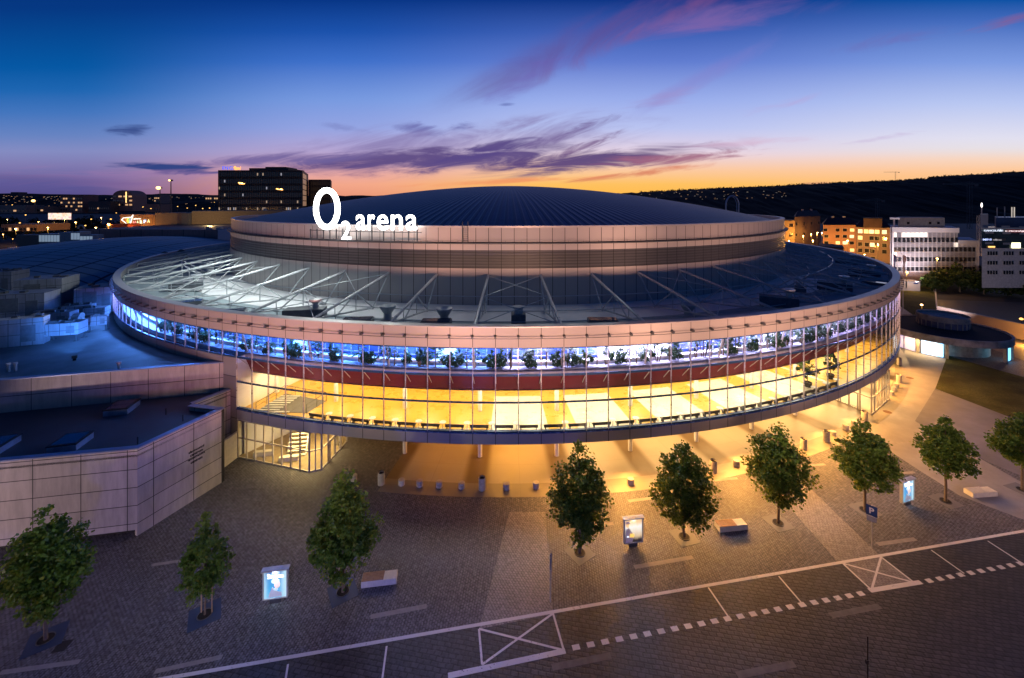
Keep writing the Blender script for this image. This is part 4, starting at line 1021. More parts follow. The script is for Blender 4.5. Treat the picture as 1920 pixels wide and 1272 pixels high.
# ================================================================== things on the arena's ring roof
def rooft(name, label, cat, u, v, z, rz, fn):
    p = G(u, v, z * S); r = thing(name, label, cat, p, rz, 'machines on the arena ring roof'); fn(r); return r
def f_flat(r):
    b = MB(); b.box((0, 0, .25), (3.4, 1.6, .5)); b.build('kerb', M_unitd, r); b = MB(); b.box((0, 0, .53), (3.2, 1.4, .08)); b.build('skylight_pane', M_blkglass, r)
def f_box(r):
    b = MB(); b.box((0, 0, .75), (4.6, 1.8, 1.3), 0, .05); b.build('casing', M_unitd, r)
    b = MB(); b.rev([(.35, 1.4), (.35, 2.), (.75, 2.3), (.75, 2.5), (.01, 2.6)], 0, FULL, 14, (1.2, 0)); b.build('fan_cowl', M_steel, r)
    for x in (-1.9, 1.9): b = MB(); b.box((x, 0, .05), (.2, 1.9, .1)); b.build('skid', M_dsteel, r)
def f_cowl(r):
    b = MB(); b.rev([(.5, 0), (.5, .9), (1.0, 1.7), (1.0, 1.85), (.4, 1.5), (.01, 1.5)], 0, FULL, 16); b.build('fan_cowl', M_steel, r)
    b = MB(); b.box((0, 0, .1), (1.4, 1.4, .2)); b.build('kerb', M_dsteel, r)
def f_duct(r):
    b = MB(); b.box((0, 0, .6), (1.7, 1.7, 1.1), 0, .04); b.build('casing', M_unitd, r); b = MB(); b.rev([(.55, 1.15), (.55, 1.8), (.7, 1.85), (.7, 2.), (.01, 2.05)], 0, FULL, 14); b.build('fan_cowl', M_steel, r)
RI = [(f_box, 'roof_unit', 'long dark roof machine with a mushroom fan left of the middle of the ring roof', 572, 600, 11.0, .15), (f_flat, 'skylight', 'flat dark skylight on the ring roof below the sign', 671, 606, 11.1, .1),
      (f_flat, 'skylight', 'flat dark skylight on the ring roof in front of the funnel shaped fan', 818, 609, 11.15, .02), (f_cowl, 'roof_fan', 'funnel shaped roof fan right of the sign, on the ring roof', 833, 607, 10.9, 0), (f_duct, 'roof_unit', 'square dark roof machine between two trusses at the middle', 972, 606, 10.9, 0),
      (f_flat, 'skylight', 'flat skylight on the ring roof right of the middle', 1130, 607, 11.15, -.05), (f_cowl, 'roof_fan', 'roof fan in shadow under the drum wall left of the middle', 727, 601, 10.6, 0), (f_flat, 'skylight', 'skylight near the pale left edge of the ring roof', 352, 572, 11.1, .5),
      (f_flat, 'skylight', 'skylight beside the rim left of the long machine', 432, 590, 11.15, .35), (f_box, 'roof_unit', 'long dark machine on the right of the ring roof near the rim', 1460, 575, 10.9, -.5), (f_box, 'roof_unit', 'bulky machine in the right bend of the ring roof', 1565, 545, 10.9, -.7),
      (f_box, 'roof_unit', 'machine at the far right of the ring roof behind the pipes', 1620, 520, 10.9, -1.2), (f_cowl, 'roof_fan', 'fan by the drum at the right of the ring roof', 1290, 597, 10.5, 0), (f_box, 'roof_unit', 'pale machine at the left bend of the ring roof', 350, 545, 10.8, .6), (f_duct, 'roof_unit', 'small machine far back at the left of the ring roof', 395, 520, 10.6, .6),
      (f_flat, 'skylight', 'skylight at the right bend of the ring roof', 1640, 535, 11.1, -1.0), (f_box, 'roof_unit', 'dark machine far back on the right of the ring roof', 1590, 497, 10.8, -1.3), (f_duct, 'roof_unit', 'square machine by the right drum edge', 1500, 550, 10.6, -.6)]
for fn, nm, lab, u, v, z, rz in RI: rooft(nm, lab, nm.replace('_', ' '), u, v, z, rz, fn)

# ================================================================== INSIDE the glass ring
# plants of the gallery
rnd = random.Random(5)
M_pl = [leafmat('palm_leaves', (.010, .035, .018, 1), (.024, .065, .03, 1), (.10, .11, .03, 1)), leafmat('yucca_leaves', (.008, .028, .02, 1), (.018, .05, .032, 1), (.04, .07, .03, 1))]
def blade(mb, p, d, L, w_, droop, n=4):
    side = d.cross(Vector((0, 0, 1))); side = side.normalized() if side.length > .01 else Vector((1, 0, 0))
    pts = []; q = Vector(p); e = Vector(d)
    for i in range(n + 1):
        ww = w_ * (1 - (i / n) ** 1.6) + .004
        pts.append((q - side * ww, q + side * ww)); q = q + e * (L / n); e = (e + Vector((0, 0, -droop / n))).normalized()
    for a, b_ in zip(pts, pts[1:]): mb._a([a[0], a[1], b_[1], b_[0]], [(0, 1, 2, 3)])
def mk_plant(kind):
    r = thing({'yucca': 'yucca_plant', 'palm': 'palm_plant', 'bush': 'bushy_plant', 'broad': 'broadleaf_plant'}[kind], '', 'plant', (0, 0, -50), 0, 'plants along the upper glass')
    f = MB(); s_ = MB(); q = random.Random(len(kind) * 7)
    if kind == 'yucca':
        for c, h in (((0, 0), 1.5), ((.3, .1), .85), ((-.25, -.1), 1.1)):
            s_.tube((c[0] * .4, c[1] * .4, 0), (c[0], c[1], h), .05, .04)
            for i in range(46):
                a = q.uniform(0, 2 * PI); e = q.uniform(-.35, 1.3); d = Vector((math.cos(a) * math.cos(e), math.sin(a) * math.cos(e), math.sin(e))); blade(f, (c[0], c[1], h + q.uniform(-.1, .1)), d, q.uniform(.45, .7), .028, .35, 3)
    elif kind == 'palm':
        s_.tube((0, 0, 0), (.05, 0, 1.0), .07, .05)
        for i in range(13):
            a = 2 * PI * i / 13 + q.uniform(-.2, .2); e = q.uniform(.3, 1.2); d = Vector((math.cos(a) * math.cos(e), math.sin(a) * math.cos(e), math.sin(e))); p = Vector((.05, 0, 1.))
            for j in range(9):
                p2 = p + d * .15; sd = d.cross(Vector((0, 0, 1))).normalized(); s_.tube(p, p2, .012, n=3, cap=False)
                for sg_ in (-1, 1): blade(f, p2, (sd * sg_ + d * .5 + Vector((0, 0, -.15))).normalized(), .38 * (1 - abs(j - 4) / 8), .03, .5, 2)
                d = (d + Vector((0, 0, -.13))).normalized(); p = p2
    elif kind == 'bush':
        s_.tube((0, 0, 0), (0, 0, .6), .04)
        crown(f, q, .1, 1.35, .8, 620, .17, .45, 26)
    else:
        s_.tube((0, 0, 0), (0, 0, 1.7), .05, .03)
        for i in range(90):
            z = q.uniform(.5, 2.0); a = q.uniform(0, 2 * PI); d = Vector((math.cos(a), math.sin(a), q.uniform(-.1, .7))).normalized(); rr = q.uniform(.15, .65)
            blade(f, Vector((math.cos(a) * rr, math.sin(a) * rr, z)), d, .42, .11, .9, 3)
    f.build('foliage', M_pl[1 if kind == 'yucca' else 0], r); s_.build('stem', M_bark, r); return r
PL = {k: mk_plant(k) for k in ('yucca', 'palm', 'bush', 'broad')}; used = set()
adj = {'yucca': 'spiky yucca', 'palm': 'arching palm', 'bush': 'leafy bush', 'broad': 'upright plant'}
seq = ['bush', 'palm', 'yucca', 'bush', 'broad', 'palm', 'bush', 'yucca', 'broad', 'bush', 'palm', 'yucca', 'yucca', 'broad', 'palm', 'bush', 'yucca', 'broad', 'bush', 'palm', 'yucca', 'bush', 'bush', 'palm', 'broad', 'yucca', 'bush', 'palm', 'broad', 'bush', 'bush', 'broad', 'palm', 'bush', 'yucca', 'bush', 'broad', 'bush', 'bush', 'palm', 'broad', 'bush', 'bush', 'yucca', 'broad', 'bush', 'palm', 'bush', 'broad', 'bush']
for i, k in enumerate([4 + .5 * q_ for q_ in range(106)]):
    kd = seq[i % len(seq)]; t_ = TH(k + rnd.uniform(.05, .42)); p = wpol(rnd.uniform(66.8, 67.15) * S, t_, 8.6 * S); sc_ = rnd.uniform(1.0, 1.6) * (1.1 if k > 40 else 1.)
    bayn = int(k) - 11
    where = ('in the %s upper window right of the podium' % ordn(bayn)) if bayn > 0 else 'in the upper window %s bays left of tall glazing' % ['zero', 'one', 'two', 'three', 'four', 'five', 'six', 'seven', 'eight'][1 - bayn]
    half_ = 'left' if k % 1 < .5 else 'right'
    where = where.replace('in the', 'in the %s half of the' % half_, 1) if bayn > 0 else where.replace('in the', 'in the %s half of the' % half_, 1)
    lab = '%s %s' % (adj[kd], where)
    if kd not in used:
        used.add(kd); o = PL[kd]; o.location = p; o.rotation_euler.z = rnd.uniform(0, 6); o.scale = (sc_,) * 3; o['label'] = lab
    else: dup(PL[kd], p, rnd.uniform(0, 6), lab, sc_)
# benches and round tables in the concourse
r0 = thing('concourse_bench', '', 'bench', (0, 0, 0), 0, 'dark benches along the lower glass')
b = MB(); b.box((0, 0, .44), (1.95, .5, .07), 0, .015); b.build('seat', plain('dark_wood', (.035, .022, .022, 1), .5), r0)
b = MB()
for i in range(3): b.box((0, -.27, .56 + i * .11), (1.95, .05, .085))
b.build('backrest', plain('dark_wood_slats', (.035, .022, .022, 1), .5), r0)
for s_ in (-.8, .8): b = MB(); b.box((s_, -.02, .2), (.06, .5, .4)); b.build('leg', M_dsteel, r0)
t0 = thing('round_table', '', 'table', (0, 0, 0), 0, 'white round tables along the lower glass')
b = MB(); b.rev([(.02, .66), (.36, .66), (.36, .69), (.02, .69)], 0, FULL, 18); b.build('tabletop', M_white, t0)
b = MB(); b.tube((0, 0, .02), (0, 0, .66), .035); b.rev([(.22, 0), (.22, .02), (.01, .03)], 0, FULL, 14); b.build('pedestal', M_steel, t0)
for i in range(26):
    kk = 16.4 + i * 1.12; t_ = TH(kk); p = wpol(67.35 * S, t_, 3.9 * S + .01); q = wpol(67.3 * S, TH(kk + .56), 3.9 * S + .01)
    if i == 0: r0.scale = (1, 1, .8)
    lab = 'dark slatted bench behind the lower glass, %s from the left' % ordn(i + 1); lt = 'small white round table behind the lower glass, %s from the left' % ordn(i + 1)
    if i == 0: r0.location = p; r0.rotation_euler.z = t_; r0['label'] = lab; t0.location = q; t0['label'] = lt
    else: dup(r0, p, t_, lab).scale = (1, 1, .8); dup(t0, q, 0, lt)
for kk, lab, rx, sd in ((43.2, 'large potted tree inside the lower glass near its right bend', 1.5, 71), (45.6, 'airy potted tree in the concourse right of the large one', 1.3, 72)):
    p = wpol(66.3 * S, TH(kk), 3.9 * S + .01)
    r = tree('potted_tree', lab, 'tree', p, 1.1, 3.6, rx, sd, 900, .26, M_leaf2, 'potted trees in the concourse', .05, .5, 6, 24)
    b = MB(); b.rev([(.35, .0), (.5, .6), (.42, .6), (.4, .45), (.01, .45)], 0, FULL, 18); b.build('pot', M_dark, r)
# stair with railings at the left end of the concourse
def railing(name, pts, label=None, par=None, h=1.0):
    b = MB(); up = Vector((0, 0, h)); b.path([p + up for p in pts], .035, 5); b.path([p + up * .55 for p in pts], .018, 4)
    for p, q in zip(pts, pts[1:]):
        n = max(1, int((q - p).length / 1.3))
        for i in range(n + 1): x = p.lerp(q, i / n); b.tube(x, x + up, .025, n=5)
    return b.build(name, M_dsteel, par)
st = thing('stair_flight', 'open stair with metal railings rising at the left end of the lit concourse', 'stair', (0, 0, 0))
zf = 3.9 * S + .02
q0, q1, q2, q3 = G(480, 772, zf), G(535, 738, zf), G(612, 752, zf), G(575, 775, zf)
railing('railing', [q0, q1, q2], None, st); railing('railing', [q3, q2], None, st)
b = MB()
for i in range(8):
    f = i / 8; p = q0.lerp(q1, f); b.box((p.x + 1.2, p.y - .3, zf + .06), (2.4, .28, .06))
b.box(((q0.x + q3.x) / 2, (q0.y + q3.y) / 2, zf + .05), (1.8, .3, .06)); b.build('steps', M_steel, st)
b = MB(); b.prism([(q0.x, q0.y), (q3.x, q3.y), (q2.x, q2.y), (q1.x, q1.y)], zf + .0, zf + .012); b.build('stairwell_shade', plain('stairwell_shadow_grey', (.10, .10, .11, 1), .7), st)  # flat dark sheet, the shade of the stairwell put into its colour

# ------------------------------------------------------------------ glass porches below the ring
def porch(label, px, doorpair, px_z=None):
    P_ = [G(u, v) for u, v in px]; h = 3.25 * S - .03
    r = thing('glass_porch', label, 'porch', P_[0]); o0 = P_[0]
    fr = MB(); gl = MB(); sk = MB()
    for p, q in zip(P_, P_[1:]):
        L = (q - p).length; n = max(2, round(L / 1.25)); a = math.atan2(q.y - p.y, q.x - p.x)
        for i in range(n + 1): x = p.lerp(q, i / n) - o0; fr.box((x.x, x.y, h / 2), (.12, .16, h), a)
        m = (p + q) / 2 - o0
        for z in (.08, h * .52, h - .1): fr.box((m.x, m.y, z), (L, .1, .12), a)
        x, y = p - o0, q - o0; gl._a([(x.x, x.y, .1), (y.x, y.y, .1), (y.x, y.y, h), (x.x, x.y, h)], [(0, 1, 2, 3)])
    f = fr.build('porch_frame', M_cop, r); gl.build('porch_pane', M_glass, r)
    b = MB(); p, q = P_[doorpair[0]] - o0, P_[doorpair[1]] - o0; a = math.atan2(q.y - p.y, q.x - p.x)
    for f_ in (.3, .5, .7): x = p.lerp(q, f_); b.box((x.x, x.y, 1.1), (.09, .22, 2.2), a)
    x = p.lerp(q, .5); b.box((x.x, x.y, 2.2), ((q - p).length * .42, .22, .1), a); b.build('door', M_frame, r)
    return r, P_
r, P_ = porch('glass porch with a lit stair inside at the left end under the ring', [(447, 858), (580, 886), (603, 881), (650, 829)], (2, 3))
o0 = P_[0]; st0 = P_[0].lerp(P_[1], .5)
b = MB(); b2 = MB()
for i in range(14):
    f = i / 13; p = Vector((st0.x + 1.8 - f * 1.2, st0.y + 1.6 + f * 4.2, f * 4.0)) - o0
    b.box((p.x, p.y, p.z + .15), (2.0, .3, .08), .15)
for s_ in (-1, 1):
    b2.tube(Vector((st0.x + 1.8 + s_ * 1.05, st0.y + 1.6, .05)) - o0, Vector((st0.x + .6 + s_ * 1.05, st0.y + 5.8, 4.05)) - o0, .09)
b.build('stair', M_concl, r); b2.build('stair_stringer', M_steel, r)
b = MB()
for f in (.25, .62): p = P_[0].lerp(P_[1], f) - o0; b.box((p.x + .3, p.y + 1., .3), (2., .5, .5), .18)
b.build('low_ledge', M_concl, r)
fl = [P_[0], P_[1], P_[2], P_[3], P_[3] + Vector((-3, 6, 0)), P_[0] + Vector((1, 7, 0))]
b = MB(); b.poly([Vector((p.x, p.y, .03)) - Vector((o0.x, o0.y, 0)) for p in fl]); b.build('porch_floor', plain('dark_tile', (.28, .22, .14, 1), .4), r)
b = MB(); b._a([(0.3, .6, 0), (5.5, 9, 0), (5.5, 9, 4.3), (.3, .6, 4.3)], [(0, 1, 2, 3)]); b.build('porch_inner_wall', M_white, r)
c = sum((p for p in P_), Vector()) / 4 - o0
light('porch_lamp', 'AREA', (c.x, c.y + 1.2, 4.2), 1100, WARM, r, 4, 3, (0, 0, .2))
r, P_ = porch('glass porch under the right end of the ring on the bright apron', [(1553, 745), (1634, 778), (1667, 749)], (0, 1))
c = sum((p for p in P_), Vector()) / 3 - P_[0]
light('porch_lamp', 'AREA', (c.x, c.y + 1.2, 4.2), 260, WARM2, r, 3, 3, (0, 0, 0))
b = MB()
for i in range(7): b.box((1.2 + i * .3, 3.2 + i * .25, .15 + i * .16), (2.6, .32, .1), .5)
b.build('stair', M_concl, r)
# ================================================================== THE CITY
SOD = (1, .45, .08)
M_sod = emit('sodium_lamp', (1, .50, .10), 3.2)
M_winlit = emit('lit_window', (1, .62, .22), 1.1); M_winlit2 = emit('pale_lit_window', (1, .80, .5), 1.0)
M_windk = plain('dark_window', (.02, .022, .03, 1), .12, 0, .3, 1, .7)
M_winfr = plain('window_frame', (.55, .55, .56, 1), .5)
M_roofd = plain('dark_roof_tiles', (.018, .016, .018, 1), .7, 0, .3, 1)
def lamp(u, vb, vt, Y, label, pw=0, r=.28, k=None):
    b_ = at(u, vb, Y); t_ = at(u, vt, Y); q = thing('street_lamp', label, 'street lamp', b_, 0, 'orange street lamps of the city')
    h = t_.z - b_.z; b = MB(); b.tube((0, 0, 0), (0, 0, h), .11, .07, 8); b.build('lamp_post', M_dsteel, q)
    b = MB(); b.ell((0, 0, h + r * .6), (r, r, r * .7), 12, 8); b.build('lamp_head', k or M_sod, q)
    if pw: light('street_lamp_glow', 'POINT', (0, -.6, h - .3), pw, SOD, q, .3)
    return q
def house(name, label, cat, uA, YA, uB, YB, vt, dep, mat, rows=(), z0=0., roof=None, group=None, win=(1.3, 1.5), lit=(), frames=True, wm=None):
    """upright block whose front runs from column uA at depth YA to column uB at depth YB; rows: [(height fraction, [positions])]"""
    a = Vector(((uA - 960) / F * YA, YA, 0)); c = Vector(((uB - 960) / F * YB, YB, 0)); L = (c - a).length; rz = math.atan2(c.y - a.y, c.x - a.x)
    h = H - (vt - HV) / F * YA - z0
    r = thing(name, label, cat, (a.x, a.y, z0), rz, group)
    us_ = uA if uA > 960 else uB; off = Vector(((us_ - 960) / F * dep, dep, 0)); off = Vector((off.x * math.cos(rz) + off.y * math.sin(rz), -off.x * math.sin(rz) + off.y * math.cos(rz)))
    b = MB(); shearbox(b, (0, 0), (L, 0), 0, h, off); wl = b.build('wall', mat, r)
    n = 0
    for zf, xs in rows:
        for i, x in enumerate(xs):
            b = MB(); m = (wm or M_windk)
            key = (rows.index((zf, xs)), i)
            if key in lit: m = M_winlit if (key[0] + key[1]) % 2 else M_winlit2
            ww, hh = win
            b.box((x * L, -.03, zf * h), (ww + .16, .1, hh + .16)); f_ = b.build('window', M_winfr if frames else M_windk, r)
            b = MB(); b.box((x * L, -.09, zf * h), (ww, .04, hh)); b.build('window_pane', m, f_)
            n += 1
    if roof == 'hip':
        b = MB(); e = .4; hh = 3.6; i = min(dep / 2, L * .3)
        ox, oy = off.x, off.y
        b._a([(-e, -e, h), (L + e, -e, h), (L + e + ox, oy + e, h), (-e + ox, oy + e, h), (i * .5 + ox / 2, oy / 2, h + hh), (L - i * .5 + ox / 2, oy / 2, h + hh)], [(0, 1, 5, 4), (1, 2, 5), (2, 3, 4, 5), (3, 0, 4), (3, 2, 1, 0)])
        rf = b.build('roof', M_roofd, r); b = MB()
        for x in (.3, .65): b.box((x * L + ox * .5, oy * .5, h + hh * .9), (1.1, .8, 2.2))
        b.build('chimney', M_conc, rf)
    elif roof == 'flat':
        b = MB(); shearbox(b, (-.15, -.15), (L + .15, -.15), h, h + .3, off); b.build('roof', M_roofd, r)
    return r, L, h
lx = lambda n, a=.06, b=.94: [a + (b - a) * i / (n - 1) for i in range(n)]
M_or1 = plain('ochre_render', (.42, .30, .18, 1), .8, 0, .12, .2); M_or2 = plain('salmon_render', (.46, .26, .18, 1), .8, 0, .12, .2); M_or3 = plain('grey_rose_render', (.30, .22, .20, 1), .8, 0, .15, .2)
M_brown = plain('brown_facade', (.10, .065, .055, 1), .75, 0, .3, .3)
house('apartment_house', 'narrow yellow lit house right beside the drum of the arena', 'house', 1462, 250, 1490, 250, 414, 14, M_or1, [(.85, [.75]), (.55, [.75]), (.25, [.75])], roof='flat', win=(2.2, 1.8), group='houses along the far street')
house('apartment_house', 'dark brown block behind street lamps right of the yellow house', 'house', 1490, 250, 1538, 268, 407, 16, M_brown, [(.8, lx(4)), (.5, lx(4))], roof='hip', group='houses along the far street', frames=False)
house('apartment_house', 'orange lit house with scattered windows and a dark roof', 'house', 1543, 216, 1605, 214, 422, 14, M_or2, [(.86, [.07, .44, .66, .88]), (.68, [.1, .44, .66, .87]), (.5, [.1, .45, .66, .87]), (.3, [.88]), (.12, [.88])], roof='hip', win=(1.9, 1.5), lit=((0, 3), (1, 3), (2, 1), (2, 2), (3, 0)), group='houses along the far street')
house('apartment_house', 'greyish rose house between the orange house and the white office block', 'house', 1605.5, 214, 1669.5, 205, 426, 14, M_or3, [(.88, [.12, .3, .46, .62, .83]), (.69, [.12, .46, .62, .83]), (.5, [.12, .32, .48, .62, .83]), (.32, [.12, .32, .48, .83]), (.1, [.5])], roof='hip', win=(1.7, 1.9), lit=((0, 0), (0, 1), (0, 2), (1, 0), (2, 2), (0, 3), (0, 4)), group='houses along the far street')
r, L, h = house('roof_cabin', 'blue roofed attic box on top of the greyish rose house', 'roof cabin', 1619, 208, 1654, 206, 410, 6, M_brown, z0=H - (427 - HV) / F * 208, roof='flat')
house('flat_shed', 'low flat roofed building with a dark roof in front of the orange house', 'shed', 1536, 175, 1582, 168, 463, 12, M_or2, roof='flat')
M_wht = plain('white_render', (.62, .60, .63, 1), .7, 0, .08, .2)
M_spandrel = plain('pale_spandrel', (.27, .26, .285, 1), .35, 0, .12, .5)
# white office block with a stepped top
off = thing('office_block', 'white office block with rows of dark glazing and a stepped right end', 'office building', (0, 0, 0))
YA, YB = 150., 143.
def op(u, v, dy=0.): f = (u - 1671) / (1834 - 1671); Y = YA + (YB - YA) * f; p = at(u, v, Y); return p + Vector((0, dy, 0))
def slab(name, u0, u1, v0, v1, y0, y1, mat, par=off):
    b = MB(); A_ = [op(u0, v0, y0), op(u1, v0, y0), op(u1, v1, y0), op(u0, v1, y0)]
    b_ = [Vector((p.x + (y1 - y0) * (1671 - 960) / F, p.y + (y1 - y0), p.z)) for p in A_]
    for p, q in ((0, 1), (2, 3)):
        z = (A_[p].z + A_[q].z) / 2
        for L_ in (A_, b_): L_[p].z = z; L_[q].z = z
    b._a(A_ + b_, [(0, 3, 2, 1), (4, 5, 6, 7), (0, 1, 5, 4), (1, 2, 6, 5), (2, 3, 7, 6), (3, 0, 4, 7)]); return b.build(name, mat, par)
slab('wall', 1671, 1797, 427, 527, .4, 14, M_wht); slab('wall', 1797, 1834, 451, 527, .4, 14, M_wht)
slab('wall_frame', 1671, 1797, 427, 435.5, -.3, .38, M_wht); slab('wall_frame', 1797, 1834, 451, 459, -.3, .38, M_wht); slab('wall_frame', 1671, 1674.5, 435.6, 520, -.3, .38, M_wht); slab('wall_frame', 1830.5, 1834, 459.1, 520, -.3, .38, M_wht)
ub = [1674.5 + i * (1830.5 - 1674.5) / 19 for i in range(20)]
vr = [(436.5, 445), (445.6, 454.6), (455.5, 463.5), (464, 472.5), (473.5, 482), (482.6, 491), (492, 500), (501, 508.5)]
M_offl = emit('office_lit_ceiling', (1, .84, .68), .8)
for j, (v0, v1) in enumerate(vr):
    for i in range(19):
        if ub[i] > 1795 and v0 < 459: continue
        if j % 2 == 0: m = M_offl if (j, i) in ((0, 0), (0, 2), (0, 3), (0, 4), (0, 5), (0, 6), (0, 7), (2, 14), (2, 15), (4, 0)) else M_spandrel
        else: m = M_windk
        slab('window' if j % 2 else 'spandrel_panel', ub[i] + .35, ub[i + 1] - .35, v0, v1, .2, .36, m)
for i in range(20):
    v0 = 436 if ub[i] < 1796 else 459.5
    slab('mullion', ub[i] - .3, ub[i] + .3, v0, 512, -.1, .19, M_wht)
slab('ground_floor', 1676, 1830, 512, 527, .0, .35, plain('pinkish_base', (.30, .22, .21, 1), .8))
slab('penthouse', 1699, 1788, 409, 427, 3, 12, plain('cream_render', (.40, .38, .34, 1), .8))
for u in (1717, 1759, 1775): slab('penthouse_window', u - 2.6, u + 2.6, 417, 421.5, 2.8, 2.98, M_windk)
slab('roof_frame', 1673, 1692, 408.5, 412, 1, 6, M_wht); slab('roof_frame', 1684, 1688, 412.1, 427, 2, 3, M_wht)
slab('roof_box', 1797, 1817, 432, 451, 5, 11, plain('blue_box', (.05, .09, .25, 1), .5))
# dark glass building with roof lettering, and its white lower storeys
M_dglass = plain('dark_green_glass', (.02, .04, .05, 1), .15, 0, .5, .3, .7)
kan = thing('office_block', 'dark glass office block with banner lettering above a white lower part', 'office building', (0, 0, 0))
YA2 = 128.
def kslab(name, u0, u1, v0, v1, y0, y1, mat, par=kan):
    b = MB(); x0, x1 = (u0 - 960) / F * YA2, (u1 - 960) / F * YA2; z0, z1 = H - (v1 - HV) / F * YA2, H - (v0 - HV) / F * YA2
    k_ = (1841 - 960) / F; shearbox(b, (x0 + y0 * k_, YA2 + y0), (x1 + y0 * k_, YA2 + y0), z0, z1, ((y1 - y0) * k_, y1 - y0)); return b.build(name, mat, par)
kslab('glass_wall', 1840, 1990, 430, 466, 1, 16, M_dglass); kslab('upper_storey', 1868, 1990, 409, 430, 3, 16, plain('navy_cladding', (.02, .04, .12, 1), .4))
kslab('wall', 1841, 1990, 466.2, 540, 0, 15, plain('cream_white_render', (.52, .47, .46, 1), .8))
kslab('roof_tank', 1838, 1853, 402, 429.8, 2, 6, M_spandrel); kslab('ledge', 1840, 1990, 427.5, 429.9, .4, .98, M_cop)
for v0, v1 in ((471, 479), (489, 497), (507, 515)):
    for g_ in (1851, 1881, 1911):
        for i in range(4):
            f_ = kslab('window', g_ + i * 5.1, g_ + i * 5.1 + 4.4, v0, v1, -.12, -.01, M_winfr)
            kslab('window_pane', g_ + i * 5.1 + .4, g_ + i * 5.1 + 4.0, v0 + .5, v1 - .5, -.17, -.125, M_windk, f_)
for u, v in ((1847, 435), (1880, 436), (1912, 437), (1847, 455), (1881, 456), (1878, 424), (1911, 425)): kslab('glazed_panel', u, u + 16, v, v + 3.6, .8, .98, M_spandrel)
kslab('lit_window', 1897, 1914, 456, 466, .8, .98, emit('bright_green_window', (1, .95, .55), 3.))
kslab('lit_window', 1853, 1866, 462.5, 465, .8, .98, emit('orange_window', (1, .5, .1), 2.))
def ktext(s_, u0, u1, v0, v1, col, k): return text_mesh('banner_lettering', s_, emit('lettering_light', lin(*col), k), kan, Vector(((u0 + u1 - 1920) / 2 / F * YA2, YA2 + .7, H - (v1 - HV) / F * YA2)), 0, (u1 - u0) / F * YA2, (v1 - v0) / F * YA2, .1, .02)
kslab('banner', 1887.5, 1990, 431, 437.5, .82, .97, plain('red_banner', (.35, .09, .10, 1), .6))
ktext('KANCELÁŘE', 1850, 1886, 430.2, 434.6, (225, 235, 255), .9); ktext('K PRONÁJMU', 1890, 1934, 432, 436, (250, 225, 225), .9); ktext('MINI', 1848, 1864, 448, 451.6, (170, 190, 250), .9); ktext('offices', 1867, 1883, 448.6, 451.8, (170, 165, 160), .5)
kslab('banner', 1865.5, 1886, 447.6, 452.4, .9, .98, plain('grey_banner', (.08, .07, .065, 1), .6))
for i, (u, v0) in enumerate(((1871, 390), (1886, 388), (1900, 389), (1905, 389))):
    kslab('chimney', u - 1, u + 1, v0, 409, 6, 6.8, emit('flue_painted_light', (1, .85, .65), .5) if i > 1 else M_spandrel)  # light falling on the two right flues put in as a weak glow
# lattice masts on the right
def mastthing(name, label, cat, u, vb, vt, Y, wd, dark=True, cap=None):
    p = at(u, vb, Y); q = thing(name, label, cat, p); h = at(u, vt, Y).z - p.z; b = MB(); m = M_dsteel if dark else M_cop
    n = max(3, int(h / (wd * 1.6)))
    for sx in (-1, 1):
        for sy in (-1, 1): b.tube((sx * wd / 2, sy * wd / 2, 0), (sx * wd / 2, sy * wd / 2, h), wd * .06, n=4)
    for i in range(n):
        z0, z1 = h * i / n, h * (i + 1) / n; s_ = 1 if i % 2 else -1
        for y in (-wd / 2, wd / 2): b.tube((-s_ * wd / 2, y, z0), (s_ * wd / 2, y, z1), wd * .045, n=3)
    b.build('lattice_mast', m, q); return q, h
q, h = mastthing('radio_mast', 'pale lattice mast with a white lamp between the two office blocks', 'mast', 1836, 480, 404, 135, .7, False)
b = MB(); b.tube((.8, 0, 0), (.8, 0, h + 3.), .12, n=8); b.build('side_pole', M_cop, q); b = MB(); b.ell((.8, 0, h + 3.2), (.2, .2, .8), 10, 6); b.build('mast_lamp', emit('mast_lamp_white', (1, .9, .8), 4.), q)
def crane(label, u, vb, vt, Y, wd, jib, back, dark=True):
    q, h = mastthing('tower_crane', label, 'crane', u, vb, vt, Y, wd, dark); b = MB(); m = M_dsteel if dark else M_cop
    b.box((-(jib - back) / 2, 0, h - wd), (jib + back, wd * .6, wd * .35)); b.build('jib', m, q); b = MB(); b.box((back * .85, 0, h - wd * 1.4), (back * .25, wd * .8, wd)); b.build('counterweight', m, q)
    b = MB(); b.tube((0, 0, h), (-jib * .7, 0, h - wd), wd * .05, n=4); b.tube((0, 0, h), (back * .8, 0, h - wd), wd * .05, n=4); b.build('tie', m, q)
crane('dark tower crane in front of the right hill above the rose house', 1645, 425, 372, 420, 2., 22, 7)
crane('tall dark tower crane before the right hill, above the gap between office blocks', 1818, 430, 341, 420, 2.4, 26, 8)
crane('tiny pale crane on the ridge of the right hill against the glowing sky', 1679, 348, 322, 1450, 2., 40, 14)
b = MB(); pts = []; p = at(1373, 398, 330)
arch = thing('steel_arch', 'slender bluish steel arch standing behind the right side of the dome', 'arch', p)
for i in range(25): a = PI * i / 24; pts.append(Vector((5.0 * math.cos(a), 0, 5.5 + 7.2 * math.sin(a))))
pts = [Vector((5., 0, 0))] + pts + [Vector((-5., 0, 0))]
b.path(pts, .55, 6); b.build('arch_rib', plain('pale_blue_steel', (.35, .42, .55, 1), .4, .2), arch); b = MB(); b.path([Vector((x.x * .8, 1.2, x.z * .94)) for x in pts], .3, 5); b.build('arch_rib', plain('pale_blue_steel', (.3, .36, .5, 1), .4, .2), arch)
p = at(152, 433, 165); arch = thing('white_arch', 'small white arch in front of the red walled mall at the left', 'arch', p)
